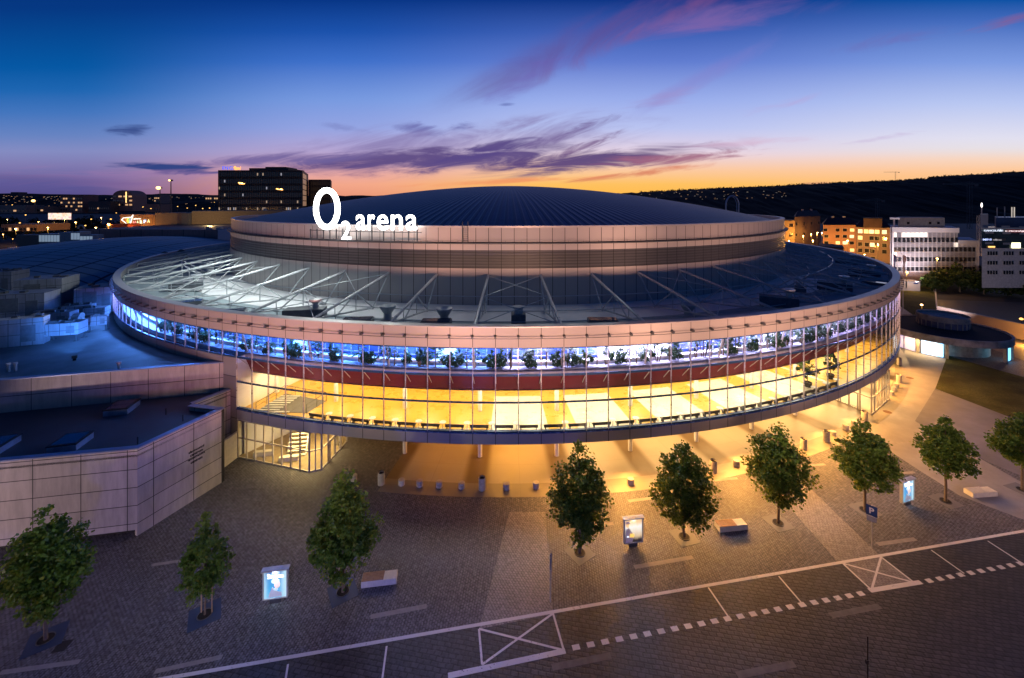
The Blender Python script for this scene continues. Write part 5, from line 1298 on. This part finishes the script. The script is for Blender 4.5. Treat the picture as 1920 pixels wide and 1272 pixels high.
b = MB(); b.path([Vector((1.15 * math.cos(PI * i / 14), 0, .8 + 1.3 * math.sin(PI * i / 14))) for i in range(15)], .28, 8); b.build('arch_rib', M_cop, arch)

# ------------------------------------------------------------------ pavilion with a rotunda, right
M_rawc = plain('stained_concrete', (.45, .40, .35, 1), .85, 0, .45, .7, .2, .3)
M_moss = plain('mossy_roof', (.045, .036, .03, 1), .9, 0, .5, .6)
pc = (87.2, 85.6); pr = 9.6
pav = thing('pavilion', 'round concrete pavilion with a smaller rotunda on its dark flat roof', 'pavilion', (pc[0], pc[1], 0))
b = MB(); b.rev([(pr, 2.75), (pr, 4.0), (pr - .35, 4.0), (pr - .35, 3.75)], 0, FULL, 72); b.build('roof_edge', M_rawc, pav)
b = MB(); b.rev([(pr - .3, 3.76), (.01, 3.8)], 0, FULL, 72); b.build('roof', M_moss, pav)
b = MB(); b.rev([(pr - .05, 2.76), (.01, 2.76)], 0, FULL, 48); b.build('ceiling', M_rawc, pav)
b = MB(); b.rev([(pr - 3, 0), (pr - 3, 2.75)], 0, FULL, 48); b.build('inner_wall', M_rawc, pav)
for a in (-1.68, -1.15, -.72, .30, .62, 1.5): b = MB(); b.box((pr * .955 * math.sin(a), -pr * .955 * math.cos(a), 1.38), (.45, .45, 2.74), a); b.build('pillar', M_rawc, pav)
M_ad = [emit('advert_violet', lin(130, 120, 200), .9), emit('advert_blue', lin(120, 200, 250), 2.2), emit('advert_pale', lin(190, 230, 255), 2.4)]
for i, (a0, a1, m) in enumerate(((-1.62, -1.42, 0), (-1.40, -1.20, 0), (-1.10, -.95, 1), (-.945, -.855, 2), (-.85, -.77, 1))):
    b = MB(); b.rev([(pr - .45, .12), (pr - .45, 2.65)], a0, a1, 4); b.build('lit_shop_window', M_ad[m], pav)
b = MB(); b.rev([(pr - .45, .12), (pr - .45, 2.65)], .36, .56, 3); b.build('lit_shop_window', M_ad[1], pav)
rc = (89.2 - pc[0], 87.4 - pc[1]); rr = 4.0
b = MB(); b.rev([(rr, 5.0), (rr, 6.1), (rr - .2, 6.1), (rr - .2, 5.7), (.01, 5.75)], 0, FULL, 48, rc); rot = b.build('rotunda_roof', M_rawc, pav)
b = MB(); b.rev([(rr - .12, 3.75), (rr - .12, 5.0)], 0, FULL, 48, rc); b.build('rotunda_window', plain('dull_violet_glass', (.18, .17, .26, 1), .3), pav)
for i in range(26): a = 2 * PI * i / 26; b = MB(); b.box((rc[0] + (rr - .08) * math.sin(a), rc[1] - (rr - .08) * math.cos(a), 4.38), (.12, .16, 1.25), a); b.build('rotunda_mullion', M_rawc, pav)
light('shop_lamp', 'AREA', (-9.3, -4.2, 2.72), 420, (1, .62, .22), pav, 6, 1.2, (0, 0, -1.1))
# long retaining wall and the ramp road behind it
a, c, e = G(1757, 600), G(1822, 611), G(1960, 648)
M_pinkc = plain('smooth_concrete_wall', (.42, .33, .32, 1), .7, 0, .12, .3)
rw = thing('retaining_wall', 'long smooth concrete wall running right behind the pavilion', 'wall', (0, 0, 0))
wall('wall_body', (a.x, a.y), (e.x, e.y), 0, 3.3, M_pinkc, rw, .5); cp = MB(); cope(cp, (a.x, a.y), (e.x, e.y), 3.3, .6); cp.build('coping', M_cop, rw)
sheet('ramp_road', [(1880, 634), (1960, 655), (1960, 690), (1860, 655)], plain('ramp_asphalt', (.25, .2, .17, 1), .6), .02)
sheet('side_street', [(1757, 562), (1990, 570), (1990, 640), (1757, 600)], plain('worn_asphalt', (.05, .055, .065, 1), .5), .02)
sheet('lawn', [(1690, 532), (1752, 532), (1757, 588), (1690, 600)], M_grass, .06)
sheet('far_street', [(1560, 484), (1680, 520), (1752, 532), (1700, 536), (1560, 500)], plain('street_paving', (.25, .2, .16, 1), .7), .03)
b = MB(); p, q = G(1753, 538), G(1758, 592); stripe(b, p, q, .35, .30)
tag(b.build('kerb_wall', M_concl), 'thin pale kerb along the edge of the far lawn', 'kerb') 
kp = G(1694, 546); k = kp.y / F
ki = thing('kiosk', 'white flat kiosk beside the flagpoles at the edge of the ring', 'kiosk', (kp.x + 2.7, kp.y + 2, 0), -.25); b = MB(); b.box((0, 0, 1.6), (5.6, 4, 3.2), 0, .04); b.build('kiosk_wall', M_wht, ki); b = MB(); b.box((0, 0, 3.28), (5.9, 4.3, .14)); b.build('kiosk_roof', M_spandrel, ki); b = MB(); b.box((1.6, -2.02, 2.6), (1.2, .06, .4)); b.build('kiosk_sign', plain('kiosk_blue', (.03, .06, .3, 1), .4), ki)
light('kiosk_lamp', 'POINT', (0, -5.5, 5.), 500, (1, .8, .75), ki, .3)
for tgt, pw in (((142, 150, 14), 20000),):
    l = light('added_office_spot', 'SPOT', (1.5, -3, 3.6), pw, (1, .84, .88), ki, .6, spot=1.5, blend=.9); l.rotation_euler = (Matrix.Rotation(.25, 3, 'Z') @ (Vector(tgt) - Vector((kp.x + 4, kp.y - 1, 3.6)))).to_track_quat('-Z', 'Y').to_euler()  # added spot without a fitting, brightens the white office front
def flag(u, vb, vt, Y, label, col):
    p = at(u, vb, Y); h = at(u, vt, Y).z - p.z; q = thing('flagpole', label, 'flagpole', (p.x, p.y, max(p.z, 0)), 0, 'flagpoles beside the ring'); b = MB(); b.tube((0, 0, 0), (0, 0, h), .09, .05, 8); b.build('pole', M_white, q)
    b = MB(); n = 8
    for i in range(n):
        z0, z1 = h - .2 - i * .55, h - .2 - (i + 1) * .55
        w0 = .12 * math.sin(i * 1.1); w1 = .12 * math.sin((i + 1) * 1.1)
        b._a([(0.05, w0, z0), (.75 - .05 * i, -w0, z0 - .25), (.7 - .05 * i, -w1, z1 - .25), (.05, w1, z1)], [(0, 1, 2, 3)])
    b.build('flag', col, q)
flag(1675.5, 545, 476, 112, 'flagpole with a limp blue and white flag behind the ring rim', plain('flag_blue', (.25, .3, .55, 1), .7)); flag(1693, 595, 477, 105, 'white flagpole with a limp pale flag beside the kiosk', plain('flag_pale', (.6, .5, .5, 1), .7))
stp = G(1697, 590); b = MB()
for i in range(9): b.box((stp.x, stp.y + i * .45, .1 + i * .17), (3.2, .46, .18))
tag(b.build('outdoor_steps', M_concl), 'short flight of pale steps at the foot of the white flagpole', 'steps')
q_ = lamp(1728, 590, 573, 97, 'small lit lamp on the lawn behind the rotunda', 120, .25, emit('small_lamp', (1, .6, .25), 8.))
l = light('added_block_spot', 'SPOT', (.4, -.5, 3.2), 26000, (1, .80, .78), q_, .4, spot=1.1, blend=.9); l.rotation_euler = (Vector((158, 128, 13)) - (Vector(q_.location) + Vector((.4, -.5, 3.2)))).to_track_quat('-Z', 'Y').to_euler()  # spot added at the lawn lamp to brighten the white lower office storeys
# street lamps of the far street
for i, (u, vb, vt, Y, lab, pw) in enumerate([(1506, 470, 443, 236, 'leftmost orange lamp before the dark brown block', 4200), (1521, 470, 440, 242, 'middle orange lamp before the dark brown block', 4200), (1532, 470, 437, 248, 'right orange lamp before the dark brown block', 4200), (1541, 470, 437.5, 226, 'orange lamp at the left corner of the orange house', 2600), (1524, 480, 452, 205, 'lower orange lamp in front of the brown block', 3500), (1589, 495, 452, 200, 'orange lamp behind the low flat roofed building', 7000), (1646, 498, 459, 190, 'orange lamp in front of the greyish rose house', 6500), (1621, 500, 478, 193, 'low orange lamp at the foot of the rose house', 2500), (1479, 470, 452, 235, 'orange lamp at the foot of the yellow house', 3200), (1757, 530, 486, 138, 'lamp shining through the trees before the white office', 1500), (1700, 540, 512, 140, 'orange lamp at the foot of the white office block', 1200), (1915, 645, 600, 96, 'orange lamp over the ramp road at the right edge', 0)]):
    lamp(u, vb, vt, Y, lab, pw * (1.8 if u < 1680 else 1.), .34)
light('ramp_lamp', 'POINT', G(1925, 652) + Vector((1, 0, 1.4)), 2400, SOD, None, .3)
# trees on the right
for i, (u, v, wpx, vt, lab) in enumerate([(1762, 530, 56, 478, 'bushy tree lit by a lamp before the white office block'), (1800, 548, 70, 497, 'dark tree in the middle of the right clump'), (1752, 548, 44, 512, 'low leafy tree at the left end of the right clump'), (1845, 552, 76, 505, 'broad dark tree before the dark glass block'), (1895, 555, 70, 508, 'dark tree at the right end of the clump'), (1940, 560, 60, 512, 'dark tree cut off by the right edge behind the street'), (1825, 540, 50, 495, 'dark tree half hidden between the others of the right clump')]):
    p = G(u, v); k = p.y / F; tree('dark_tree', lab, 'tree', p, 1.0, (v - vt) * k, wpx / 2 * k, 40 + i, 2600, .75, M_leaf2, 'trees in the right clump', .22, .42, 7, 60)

# ------------------------------------------------------------------ left background
M_redw = panelwall('red_lit_cladding', (.36, .20, .19, 1), 9., 30., .12)  # orange street light put into the cladding colour as red
mall = thing('mall', 'long low mall with a reddish wall and flat roof left of the drum', 'mall', (0, 0, 0))
Ym = 172.
X = lambda u, Y: (u - 960) / F * Y
Z = lambda v, Y: H - (v - HV) / F * Y
wl = wall('red_wall', (X(148, Ym), Ym), (X(421, Ym), Ym - 4), 4, Z(430, Ym), M_redw, mall, .4, 4.)
wl = wall('pale_wall', (X(421, Ym) + .05, Ym - 4), (X(450, Ym), Ym + 14), 4, Z(430, Ym), M_wht, mall, .4, 4.)
b = MB(); b.prism([(X(148, Ym), Ym + .3), (X(421, Ym), Ym - 3.6), (X(450, Ym), Ym + 40), (X(148, Ym), Ym + 60)], Z(431.2, Ym) - .4, Z(431.2, Ym)); b.build('roof', M_membd, mall)
for i, (u, l) in enumerate(((392, 'left'), (412, 'right'))):
    p = at(u, 429.5, Ym + 6); b = MB(); b.box(p + Vector((0, 0, .3)), (1.7, 1.7, 1.)); tag(b.build('roof_hatch', M_cop), 'small pale hatch on the mall roof, %s one next to the drum' % l, 'roof hatch')
M_boxo = plain('ochre_cladding', (.40, .24, .12, 1), .7, 0, .12, .05)
Ys = 215.
gal = thing('mall_block', 'orange lit box wall carrying the glowing triangle sign', 'building', (0, 0, 0))
wall('sign_wall', (X(225, Ys), Ys), (X(290.5, Ys), Ys), 2, Z(402.5, Ys), M_boxo, gal, 14)
light('sign_wash', 'AREA', (X(258, Ys), Ys - 7, Z(428, Ys)), 1300, (1, .42, .1), gal, 18, 1, (PI * .62, 0, 0))
bei = thing('mall_block', 'long beige block between the triangle sign and the drum', 'building', (0, 0, 0))
wall('beige_wall', (X(291, Ys), Ys), (X(352, Ys), Ys + 2), 2, Z(399.5, Ys), plain('beige_cladding', (.30, .24, .17, 1), .7), bei, 20)
wall('dark_wall', (X(342, Ys), Ys - .5), (X(354, Ys), Ys - .3), 2, Z(400, Ys), M_unitd, bei, 6)
wall('beige_wall', (X(354, Ys), Ys + 2), (X(497, Ys), Ys + 30), 2, Z(396.5, Ys), plain('beige_cladding', (.34, .27, .18, 1), .7), bei, 20)
b = MB(); b.rev([(.9, 0), (.9, 3.2), (.01, 3.3)], 0, FULL, 12, (0, 0)); tk = b.build('roof_flue', M_cop, bei); tk.location = (X(497, Ys + 26), Ys + 26, Z(402, Ys + 26))
light('wall_wash', 'POINT', (X(420, Ys) , Ys - 10, Z(415, Ys)), 5200, (1, .6, .2), bei, .5)
# glowing sign: striped triangle and two lines of letters
sgn = thing('mall_sign', 'glowing galerie HARFA sign with a striped triangle on the orange box wall', 'sign', (X(258, Ys), Ys - .3, 0))
def spt(u, v): return Vector((X(u, Ys) - X(258, Ys), 0, Z(v, Ys)))
M_neon = emit('neon_white', (1, .96, .9), 1.8)
b = MB(); b.path([spt(229, 412.5), spt(232, 409), spt(247, 407.5), spt(250.5, 403), spt(244.5, 424), spt(229, 412.5)], .16, 5); b.build('triangle_outline', M_neon, sgn)
for i, (u0, v0, u1, v1, c) in enumerate(((237, 409, 238.5, 416, (255, 140, 20)), (240, 409, 241, 418.5, (230, 225, 60)), (242.5, 408.5, 243, 420, (90, 200, 90)), (245, 408.5, 244.5, 421, (90, 170, 200)))):
    b = MB(); b.tube(spt(u0, v0), spt(u1, v1), .14, n=5); b.build('triangle_stripe', emit('neon_stripe', lin(*c), 1.6), sgn)
text_mesh('letter', 'galerie', M_neon, sgn, spt(258, 412), 0, 13.5 / F * Ys, 2.6 / F * Ys, .1, .03)
for ch, u, c in (('H', 253, (255, 130, 120)), ('A', 259, (255, 235, 170)), ('R', 265.5, (225, 240, 190)), ('F', 272.5, (170, 215, 255)), ('A', 279.5, (255, 225, 140))):
    text_mesh('letter', ch, emit('neon_letter', lin(*c), 1.6), sgn, spt(u, 421 - (u - 253) * .12), 0, 4.6 / F * Ys, 6.2 / F * Ys, .1, .04)
# glazed rooftop cabinets in front of the mall
for i, (u0, u1, vt, vb, lab) in enumerate(((73, 112, 439, 460, 'row of pale glazed panels on a roof at the left'), (112, 134, 436, 461, 'blue grey cabinet between the glazed panels'), (133, 150, 435, 449, 'bright glazed screen beside the blue grey cabinet'), (150, 174, 441, 462, 'low glazed lantern with a pitched top in front of the red wall'), (14, 36, 464, 474, 'small bluish boxes in front of the curved roof at the far left'), (31, 73, 441, 458, 'dark container on the far left roof'))):
    Y = 150.; r = thing('rooftop_cabinet', lab, 'roof cabinet', (X((u0 + u1) / 2, Y), Y, 0)); wd = (u1 - u0) / F * Y
    b = MB(); b.box((0, 2, (Z(vt, Y) + 3) / 2), (wd, 4, Z(vt, Y) - 3)); b.build('casing', M_dsteel if i in (5,) else plain('cabinet_blue_grey', (.22, .27, .32, 1), .4), r)
    if i in (0, 2, 3, 4):
        n = max(3, int((u1 - u0) / 5))
        for j in range(n): b = MB(); b.box((-wd / 2 + (j + .5) * wd / n, -.05, Z(vt, Y) - 1.6), (wd / n * .8, .08, 2.3)); b.build('glazed_panel', emit('pale_glow_glass', (.45, .6, .75), .35), r)
# far office tower with a sign, and the darker tower behind
def tower(label, u0, u1, Y, vt, dep, side_u, floors, cols, litset, mat, lit_m):
    x0, x1 = X(u0, Y), X(u1, Y); zt = Z(vt, Y)
    r = thing('office_tower', label, 'office tower', (x0, Y, 0)); Lw = x1 - x0
    ks_ = ((side_u or u1 + 2) - 960) / F * (Y + dep) - (x1 if True else 0)
    b = MB(); shearbox(b, (0, 0), (Lw, 0), 0, zt, (ks_, dep)); b.build('wall', mat, r)
    for j in range(floors):
        z1 = zt - 1. - j * 4.9; b = MB(); b.box((Lw / 2, -.1, z1 - 1.9), (Lw - 1., .2, 3.2)); wb = b.build('window_band', M_tow, r)
        for c in range(cols):
            if (j, c) in litset: b = MB(); b.box(((c + .5) * Lw / cols, -.22, z1 - 1.9), (Lw / cols * .75, .05, 1.8)); b.build('lit_window', lit_m[(j + c) % len(lit_m)], wb)
    b = MB()
    for c in range(cols + 1): b.box((c * Lw / cols, -.3, zt / 2), (.28, .3, zt))
    b.build('facade_fin', M_brownd, r)
    return r, Lw, zt
M_tow = plain('tower_glazing', (.025, .026, .034, 1), .2, 0, .6, .12, .7); M_brownd = plain('tower_fins', (.07, .055, .055, 1), .6); M_towb = plain('tower_spandrel', (.05, .045, .05, 1), .5)
dimlit = emit('dim_window', (1, .7, .4), .35); dimlit2 = emit('dim_white_window', (.9, .9, 1), .3)
rl = random.Random(3); ls = {(j, c) for j in (5, 6) for c in range(46) if rl.random() < .34} | {(j, c) for j in range(8) for c in range(46) if rl.random() < .04}
Yt = 300.
tw, Lw, zt = tower('dark glass office tower with a blue lettered sign on its roof', 410, 567, Yt, 319.5, 42, 578, 9, 46, ls, M_towb, [dimlit, dimlit2, dimlit])
b = MB(); b.box((Lw * .52, 20, zt + 1.1), (Lw * .48, 24, 2.2)); b.box((Lw * .55, 22, zt + 2.9), (Lw * .26, 16, 1.4)); b.build('roof_storey', M_brownd, tw)
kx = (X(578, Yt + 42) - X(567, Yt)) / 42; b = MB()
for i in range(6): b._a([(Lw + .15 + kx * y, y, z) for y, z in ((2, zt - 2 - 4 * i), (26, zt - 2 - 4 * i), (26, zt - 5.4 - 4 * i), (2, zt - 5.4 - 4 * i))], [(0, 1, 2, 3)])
b.build('glazed_side', emit('side_glazing_sunset_glow', (1, .55, .3), .25, (.4, .35, .3, 1)), tw)  # sunset sheen on the side glass put in as a weak glow
for k_, (u, v) in enumerate(((453, 344), (525, 355))):
    b = MB()
    for i in range(7): b.box((X(u, Yt) - X(410, Yt) + rl.uniform(-2.2, 2.2), -.5, Z(v, Yt) + rl.uniform(-.5, .5)), (1.3, .1, .5))
    b.build('lit_window', emit('orange_glow', (1, .45, .1), 5.), tw)
ts = thing('tower_sign', 'blue ING letters with an orange lion on the roof of the dark tower', 'sign', (X(410, Yt), Yt - .5, zt))
M_blu = emit('blue_letters', (.04, .10, 1.), 1.1); M_org = emit('orange_lion', (1, .36, .08), 1.8)
for ch, u in (('I', 419), ('N', 425.5), ('G', 434)): text_mesh('letter', ch, M_blu, ts, Vector((X(u, Yt) - X(410, Yt), 0, .3)), 0, (1.6 if ch == 'I' else 6) / F * Yt, 6.6 / F * Yt, .3, .0)
b = MB()   # reclining lion: body, head, mane and tail in outline
for (u, v, ru, rv) in ((447, 317.2, 3.8, 2.3), (441.6, 315.6, 2.5, 3.0), (441.0, 314.2, 1.6, 1.7), (444, 319.2, 3.6, .8), (450.2, 318.6, 2.2, 1.2), (452., 315.3, .5, 2.2)):
    b.ell((X(u, Yt) - X(410, Yt), 0, (319.5 - v) / F * Yt + .3), (ru / F * Yt, .25, rv / F * Yt), 12, 8)
b.build('lion_emblem', M_org, ts)
tower('second dark tower just behind the glowing letter O', 579, 620, 330, 337, 30, 0, 8, 12, {(1, 7), (1, 9), (1, 10), (1, 11)}, M_towb, [emit('warm_pale_window', (1, .75, .5), .6)])
# masts and lamps of the left
def hmast(u, vb, vt, Y, lab, k, r=1.1):
    q = thing('high_mast', lab, 'light mast', at(u, vb, Y), 0, 'tall light masts at the left'); h = at(u, vt, Y).z - at(u, vb, Y).z; b = MB(); b.tube((0, 0, 0), (0, 0, h), .5, .3, 8); b.build('pole', M_dsteel, q)
    b = MB(); b.rev([(1.4, h), (1.4, h + 1.2), (.01, h + 1.2)], 0, FULL, 10); b.build('lamp_ring', M_dsteel, q)
    b = MB(); b.ell((0, -1.5, h + .5), (r, r, r * .8), 12, 8); b.build('mast_lamp', emit('mast_sodium', (1, .54, .14), min(k, 6.)), q); return q
hmast(300, 404, 354, 330, 'tall mast with a blazing orange lamp left of the dark tower', 40., 1.5); hmast(320.5, 404, 340, 330, 'tallest mast with a lamp platform left of the dark tower', 6., .7); hmast(66, 400, 378, 380, 'mast with a wide orange glow over the trees at the far left', 22., 1.3)
for i, (u, v, Y, pw, lab) in enumerate([(48, 404, 300, 0, 'pale street lamp by the low sheds far left'), (23, 385, 420, 0, 'upright lit lamp at the far left shed, left one'), (11, 386, 420, 0, 'upright lit lamp at the left picture edge'), (121, 411, 240, 3500, 'lamp at the foot of the bright billboard'), (204, 421, 200, 2600, 'orange lamp beside the red container'), (30, 430, 200, 4000, 'orange lamp low over the far left yard'), (90, 428, 205, 3500, 'orange lamp over the yard before the billboard'), (380, 392, 320, 0, 'small lamp in the trees left of the tower'), (393, 391, 320, 0, 'small lamp next to the tower base'), (180, 428, 190, 2500, 'orange lamp by the young trees at the mall')]):
    lamp(u, v + 12, v, Y, lab, pw, .4)
q = random.Random(77)
yard = ['beside the tracks', 'in the yard']
far = [(14, 412), (37, 419), (58, 425), (72, 417), (104, 421), (128, 430), (142, 418), (160, 424), (171, 412), (190, 409), (208, 412), (218, 400), (6, 440), (24, 449), (44, 452), (60, 446), (268, 389), (283, 392), (333, 388), (351, 391), (367, 386), (402, 380)]
for i, (u, v) in enumerate(far):
    Y = q.uniform(210, 330) if v > 405 else 340
    lamp(u, v + 9, v, Y, 'small orange lamp of the far left yards, %s counted from the picture edge' % ordn(1 + sorted(far).index((u, v))), 2600 if i % 3 == 0 and v > 405 else 0, q.uniform(.22, .4))
# billboard
bb_ = thing('billboard', 'brightly lit pale billboard standing over the yard at the left', 'billboard', at(113, 436, 235)); kb = 235 / F
b = MB(); b.box((0, 0, 30.2 * kb), (44 * kb, .5, 13 * kb)); fb = b.build('panel_frame', M_dsteel, bb_)
m, t, bs = base('billboard_face', .5); n = t.noise(objco(t), .55, 4, .6); t.l.new(t.ramp(n, [(.35, lin(190, 150, 160)), (.5, lin(250, 225, 205)), (.65, lin(220, 150, 90))]), bs.inputs['Emission Color']); bs.inputs['Emission Strength'].default_value = 1.3
b = MB(); b.box((0, -.3, 30.2 * kb), (43 * kb, .05, 12 * kb)); b.build('billboard_face', m, bb_)
b = MB()
for s_ in (-12, 12): b.tube((s_ * kb, 0, 0), (s_ * kb, 0, 24 * kb), .3)
b.build('billboard_post', M_dsteel, bb_)
# silo shaped building and neighbours
def far_house(name, label, u0, u1, vt, vb, Y, mat, wrows, dome_=False, litp=.3, seed=1):
    r = thing(name, label, 'building', at(u0, vb, Y)); wd = (u1 - u0) / F * Y; h = (vb - vt) / F * Y; b = MB()
    if dome_:
        pts = [(0, 0), (wd, 0)] + [(wd / 2 + wd / 2 * math.cos(a), h - wd * .3 + wd * .3 * math.sin(a)) for a in [PI * i / 12 for i in range(13)]]
        n = len(pts); b._a([(x, 0, z) for x, z in pts] + [(x, wd * .8, z) for x, z in pts], [tuple(range(n)), tuple(range(n, 2 * n))[::-1]] + [(i, n + i, n + (i + 1) % n, (i + 1) % n) for i in range(n)])
    else: b.box((wd / 2, 8, h / 2), (wd, 16, h))
    b.build('wall', mat, r); q = random.Random(seed)
    for j, (f, n) in enumerate(wrows):
        for i in range(n):
            b = MB(); x = (i + .5) / n * wd; b.box((x, -.1, f * h), (wd / n * .62, .2, 1.5)); b.build('window', (emit('far_lit_window', (1, .55, .22), .7) if q.random() < litp else M_windk), r)
    return r
far_house('silo_building', 'round topped building lit orange left of the blazing mast', 211, 249, 357, 396, 430, plain('rosy_render', (.34, .2, .17, 1), .8), [(.3, 5), (.5, 5), (.7, 4)], True, .35, 4)
sb = [o for o in bpy.data.objects if o.name == 'silo_building'][0]; b = MB(); b.box((14, -.2, 14), (.7, .3, 11)); b.build('lit_stair_window', emit('stair_window', (1, .62, .2), 2.5), sb)
far_house('office_block', 'reddish office block with lit window rows left of the silo', 113, 155, 366, 400, 420, plain('reddish_grey', (.22, .13, .12, 1), .8), [(.18, 9), (.38, 9), (.58, 9), (.8, 9)], False, .3, 5)
far_house('long_block', 'low dark long building behind the trees between the two lit blocks', 166, 206, 378, 398, 420, plain('dull_grey', (.09, .085, .095, 1), .8), [(.35, 10)], False, .2, 6)
far_house('long_shed', 'low pale shed at the far left with two upright lamps', 0, 48, 385, 400, 400, plain('pale_grey', (.24, .22, .21, 1), .8), [(.3, 6)], False, .1, 7)
far_house('long_shed', 'pale low shed behind the wide orange glow', 48, 82, 387, 398, 410, plain('pale_grey', (.22, .2, .2, 1), .8), [(.3, 5)], False, .1, 8)
far_house('long_shed', 'long lit hall roof low in the left yard', 2, 70, 421, 434, 215, plain('rust_grey', (.25, .17, .13, 1), .8), [(.3, 10)], False, .25, 9)
far_house('shipping_container', 'orange red container in the yard left of the triangle sign', 200, 211, 421, 428, 200, plain('red_paint', (.4, .08, .03, 1), .6), [(.5, 3)], False, 0, 10)
far_house('long_shed', 'low roofed hall between the silo and the dark tower', 272, 296, 383, 398, 380, plain('rosy_grey', (.26, .17, .15, 1), .8), [(.4, 5)], False, .3, 11)
far_house('office_block', 'small lit block on the slope right of the blazing mast', 289, 299, 365, 382, 520, plain('grey_render', (.16, .14, .15, 1), .8), [(.3, 3), (.6, 3)], False, .5, 12)
far_house('office_block', 'low lit building beside the left foot of the dark tower', 385, 409, 367, 378, 420, plain('grey_render', (.16, .14, .13, 1), .8), [(.5, 6)], False, .8, 13)
far_house('tower_block', 'dark flat block on the left skyline', 20, 35, 360.5, 368, 900, plain('slate', (.05, .05, .07, 1), .8), [], False, 0, 14)
# dark woods and the slopes
fb = MB(); q = random.Random(9)
for i in range(150):
    Y = q.uniform(300, 620); u = q.uniform(-260, 410) if i % 3 else q.uniform(-260, 230); x = X(u, Y); hz = q.uniform(7, 13); c = [(Vector((x + q.uniform(-5, 5), Y + q.uniform(-4, 4), q.uniform(2, hz))), q.uniform(2, 4.2)) for _ in range(5)]
    for _ in range(150):
        cc, rr_ = q.choice(c); v = Vector((q.gauss(0, 1), q.gauss(0, 1), q.gauss(0, .9))).normalized() * rr_ * q.random() ** .4; leaf(fb, cc + v, q.uniform(1.2, 2.2), q)
o = fb.build('distant_woods', leafmat('woods_dark', (.010, .014, .008, 1), (.02, .026, .012, 1), (.05, .04, .012, 1))); o['kind'] = 'stuff'; tag(o, 'dark belt of trees across the town on the left below the hills', 'trees')
def hill(name, prof, Y0, Y1, rough_, seed):
    q = random.Random(seed); b = MB(); vs = []; nx = 150; ny = 16; us = [prof[0][0] + (prof[-1][0] - prof[0][0]) * i / nx for i in range(nx + 1)]
    def pv(u):
        for (a, va), (c, vc) in zip(prof, prof[1:]):
            if a <= u <= c: return va + (vc - va) * (u - a) / (c - a)
        return prof[-1][1]
    for j in range(ny + 1):
        f = j / ny; Y = Y0 + (Y1 - Y0) * f * 1.3
        for i, u in enumerate(us):
            ff = min(f * 1.3, 1.) ; k_ = math.sin(ff * PI / 2) ** 1.3 if f * 1.3 <= 1 else 1 - (f * 1.3 - 1) * 1.5
            zt = Z(pv(u), Y1); edge = min(1, i / 6)
            vs.append(((u - 960) / F * Y1 * (.75 + .25 * min(1, f * 1.3)), Y, max(-2, zt * k_ + (q.uniform(-1, 1) * rough_ if 0 < j < ny else 0))))
    b._a(vs, [(j * (nx + 1) + i, j * (nx + 1) + i + 1, (j + 1) * (nx + 1) + i + 1, (j + 1) * (nx + 1) + i) for j in range(ny) for i in range(nx)])
    return struct(b.build(name, plain(name + '_dark_woods', (.004, .005, .004, 1), .95, 0, .6, .02, .1)))
hill('hills', [(1060, 372), (1150, 364), (1250, 359), (1350, 354), (1430, 351.5), (1500, 347.5), (1580, 343.5), (1660, 341), (1710, 338), (1750, 333), (1800, 330), (1850, 328), (1900, 324), (1960, 321), (2300, 312)], 620, 1500, 2.2, 3)
hill('hills', [(-500, 366), (-200, 364), (0, 366), (60, 364), (140, 366), (230, 367), (300, 366), (340, 364), (420, 367), (700, 368), (1300, 366)], 1200, 2600, 3.5, 4)
# crowns on the ridge and the lit windows of the town on the slopes
fb = MB(); q = random.Random(21)
for i in range(420):
    u = q.uniform(1200, 2000)
    for (a, va), (c, vc) in zip([(1060, 372), (1150, 364), (1250, 359), (1350, 354), (1430, 351.5), (1500, 347.5), (1580, 343.5), (1660, 341), (1710, 338), (1750, 333), (1800, 330), (1850, 328), (1900, 324)], [(1150, 364), (1250, 359), (1350, 354), (1430, 351.5), (1500, 347.5), (1580, 343.5), (1660, 341), (1710, 338), (1750, 333), (1800, 330), (1850, 328), (1900, 324), (2100, 317)]):
        if a <= u <= c: v = va + (vc - va) * (u - a) / (c - a)
    p = at(u, v, 1490); rr_ = q.uniform(2.5, 7)
    for _ in range(26):
        d = Vector((q.gauss(0, 1), q.gauss(0, 1), q.gauss(0, .7))).normalized() * rr_ * q.random() ** .5; leaf(fb, p + d, q.uniform(2.5, 5), q)
o = fb.build('ridge_woods', M_leaf2); o['kind'] = 'stuff'; tag(o, 'dark tree tops along the ridge of the right hill against the sunset', 'trees')
tb = MB(); q = random.Random(33)
for i in range(230):
    if i % 3: u, v, Y = q.uniform(0, 410), 364 + abs(q.gauss(0, 1)) * 9 + 3, q.uniform(650, 1150)
    else: u, v, Y = q.uniform(1195, 1480), q.uniform(358, 374), q.uniform(560, 610)
    p = at(u, v, Y); tb.cur = q.choice((0, 0, 1, 2)); s_ = Y / F * q.uniform(.35, .8)
    tb.box(p, (s_ * q.uniform(.6, 1.6), 2, s_ * .6))
o = tb.build('distant_town', [emit('town_light_orange', (1, .5, .15), .6), emit('town_light_pale', (1, .8, .55), .5), plain('town_wall', (.12, .11, .12, 1), .8)]); o['kind'] = 'stuff'; tag(o, 'scattered small lit houses of the town on the far slopes', 'town')
yb_ = MB(); q = random.Random(8)
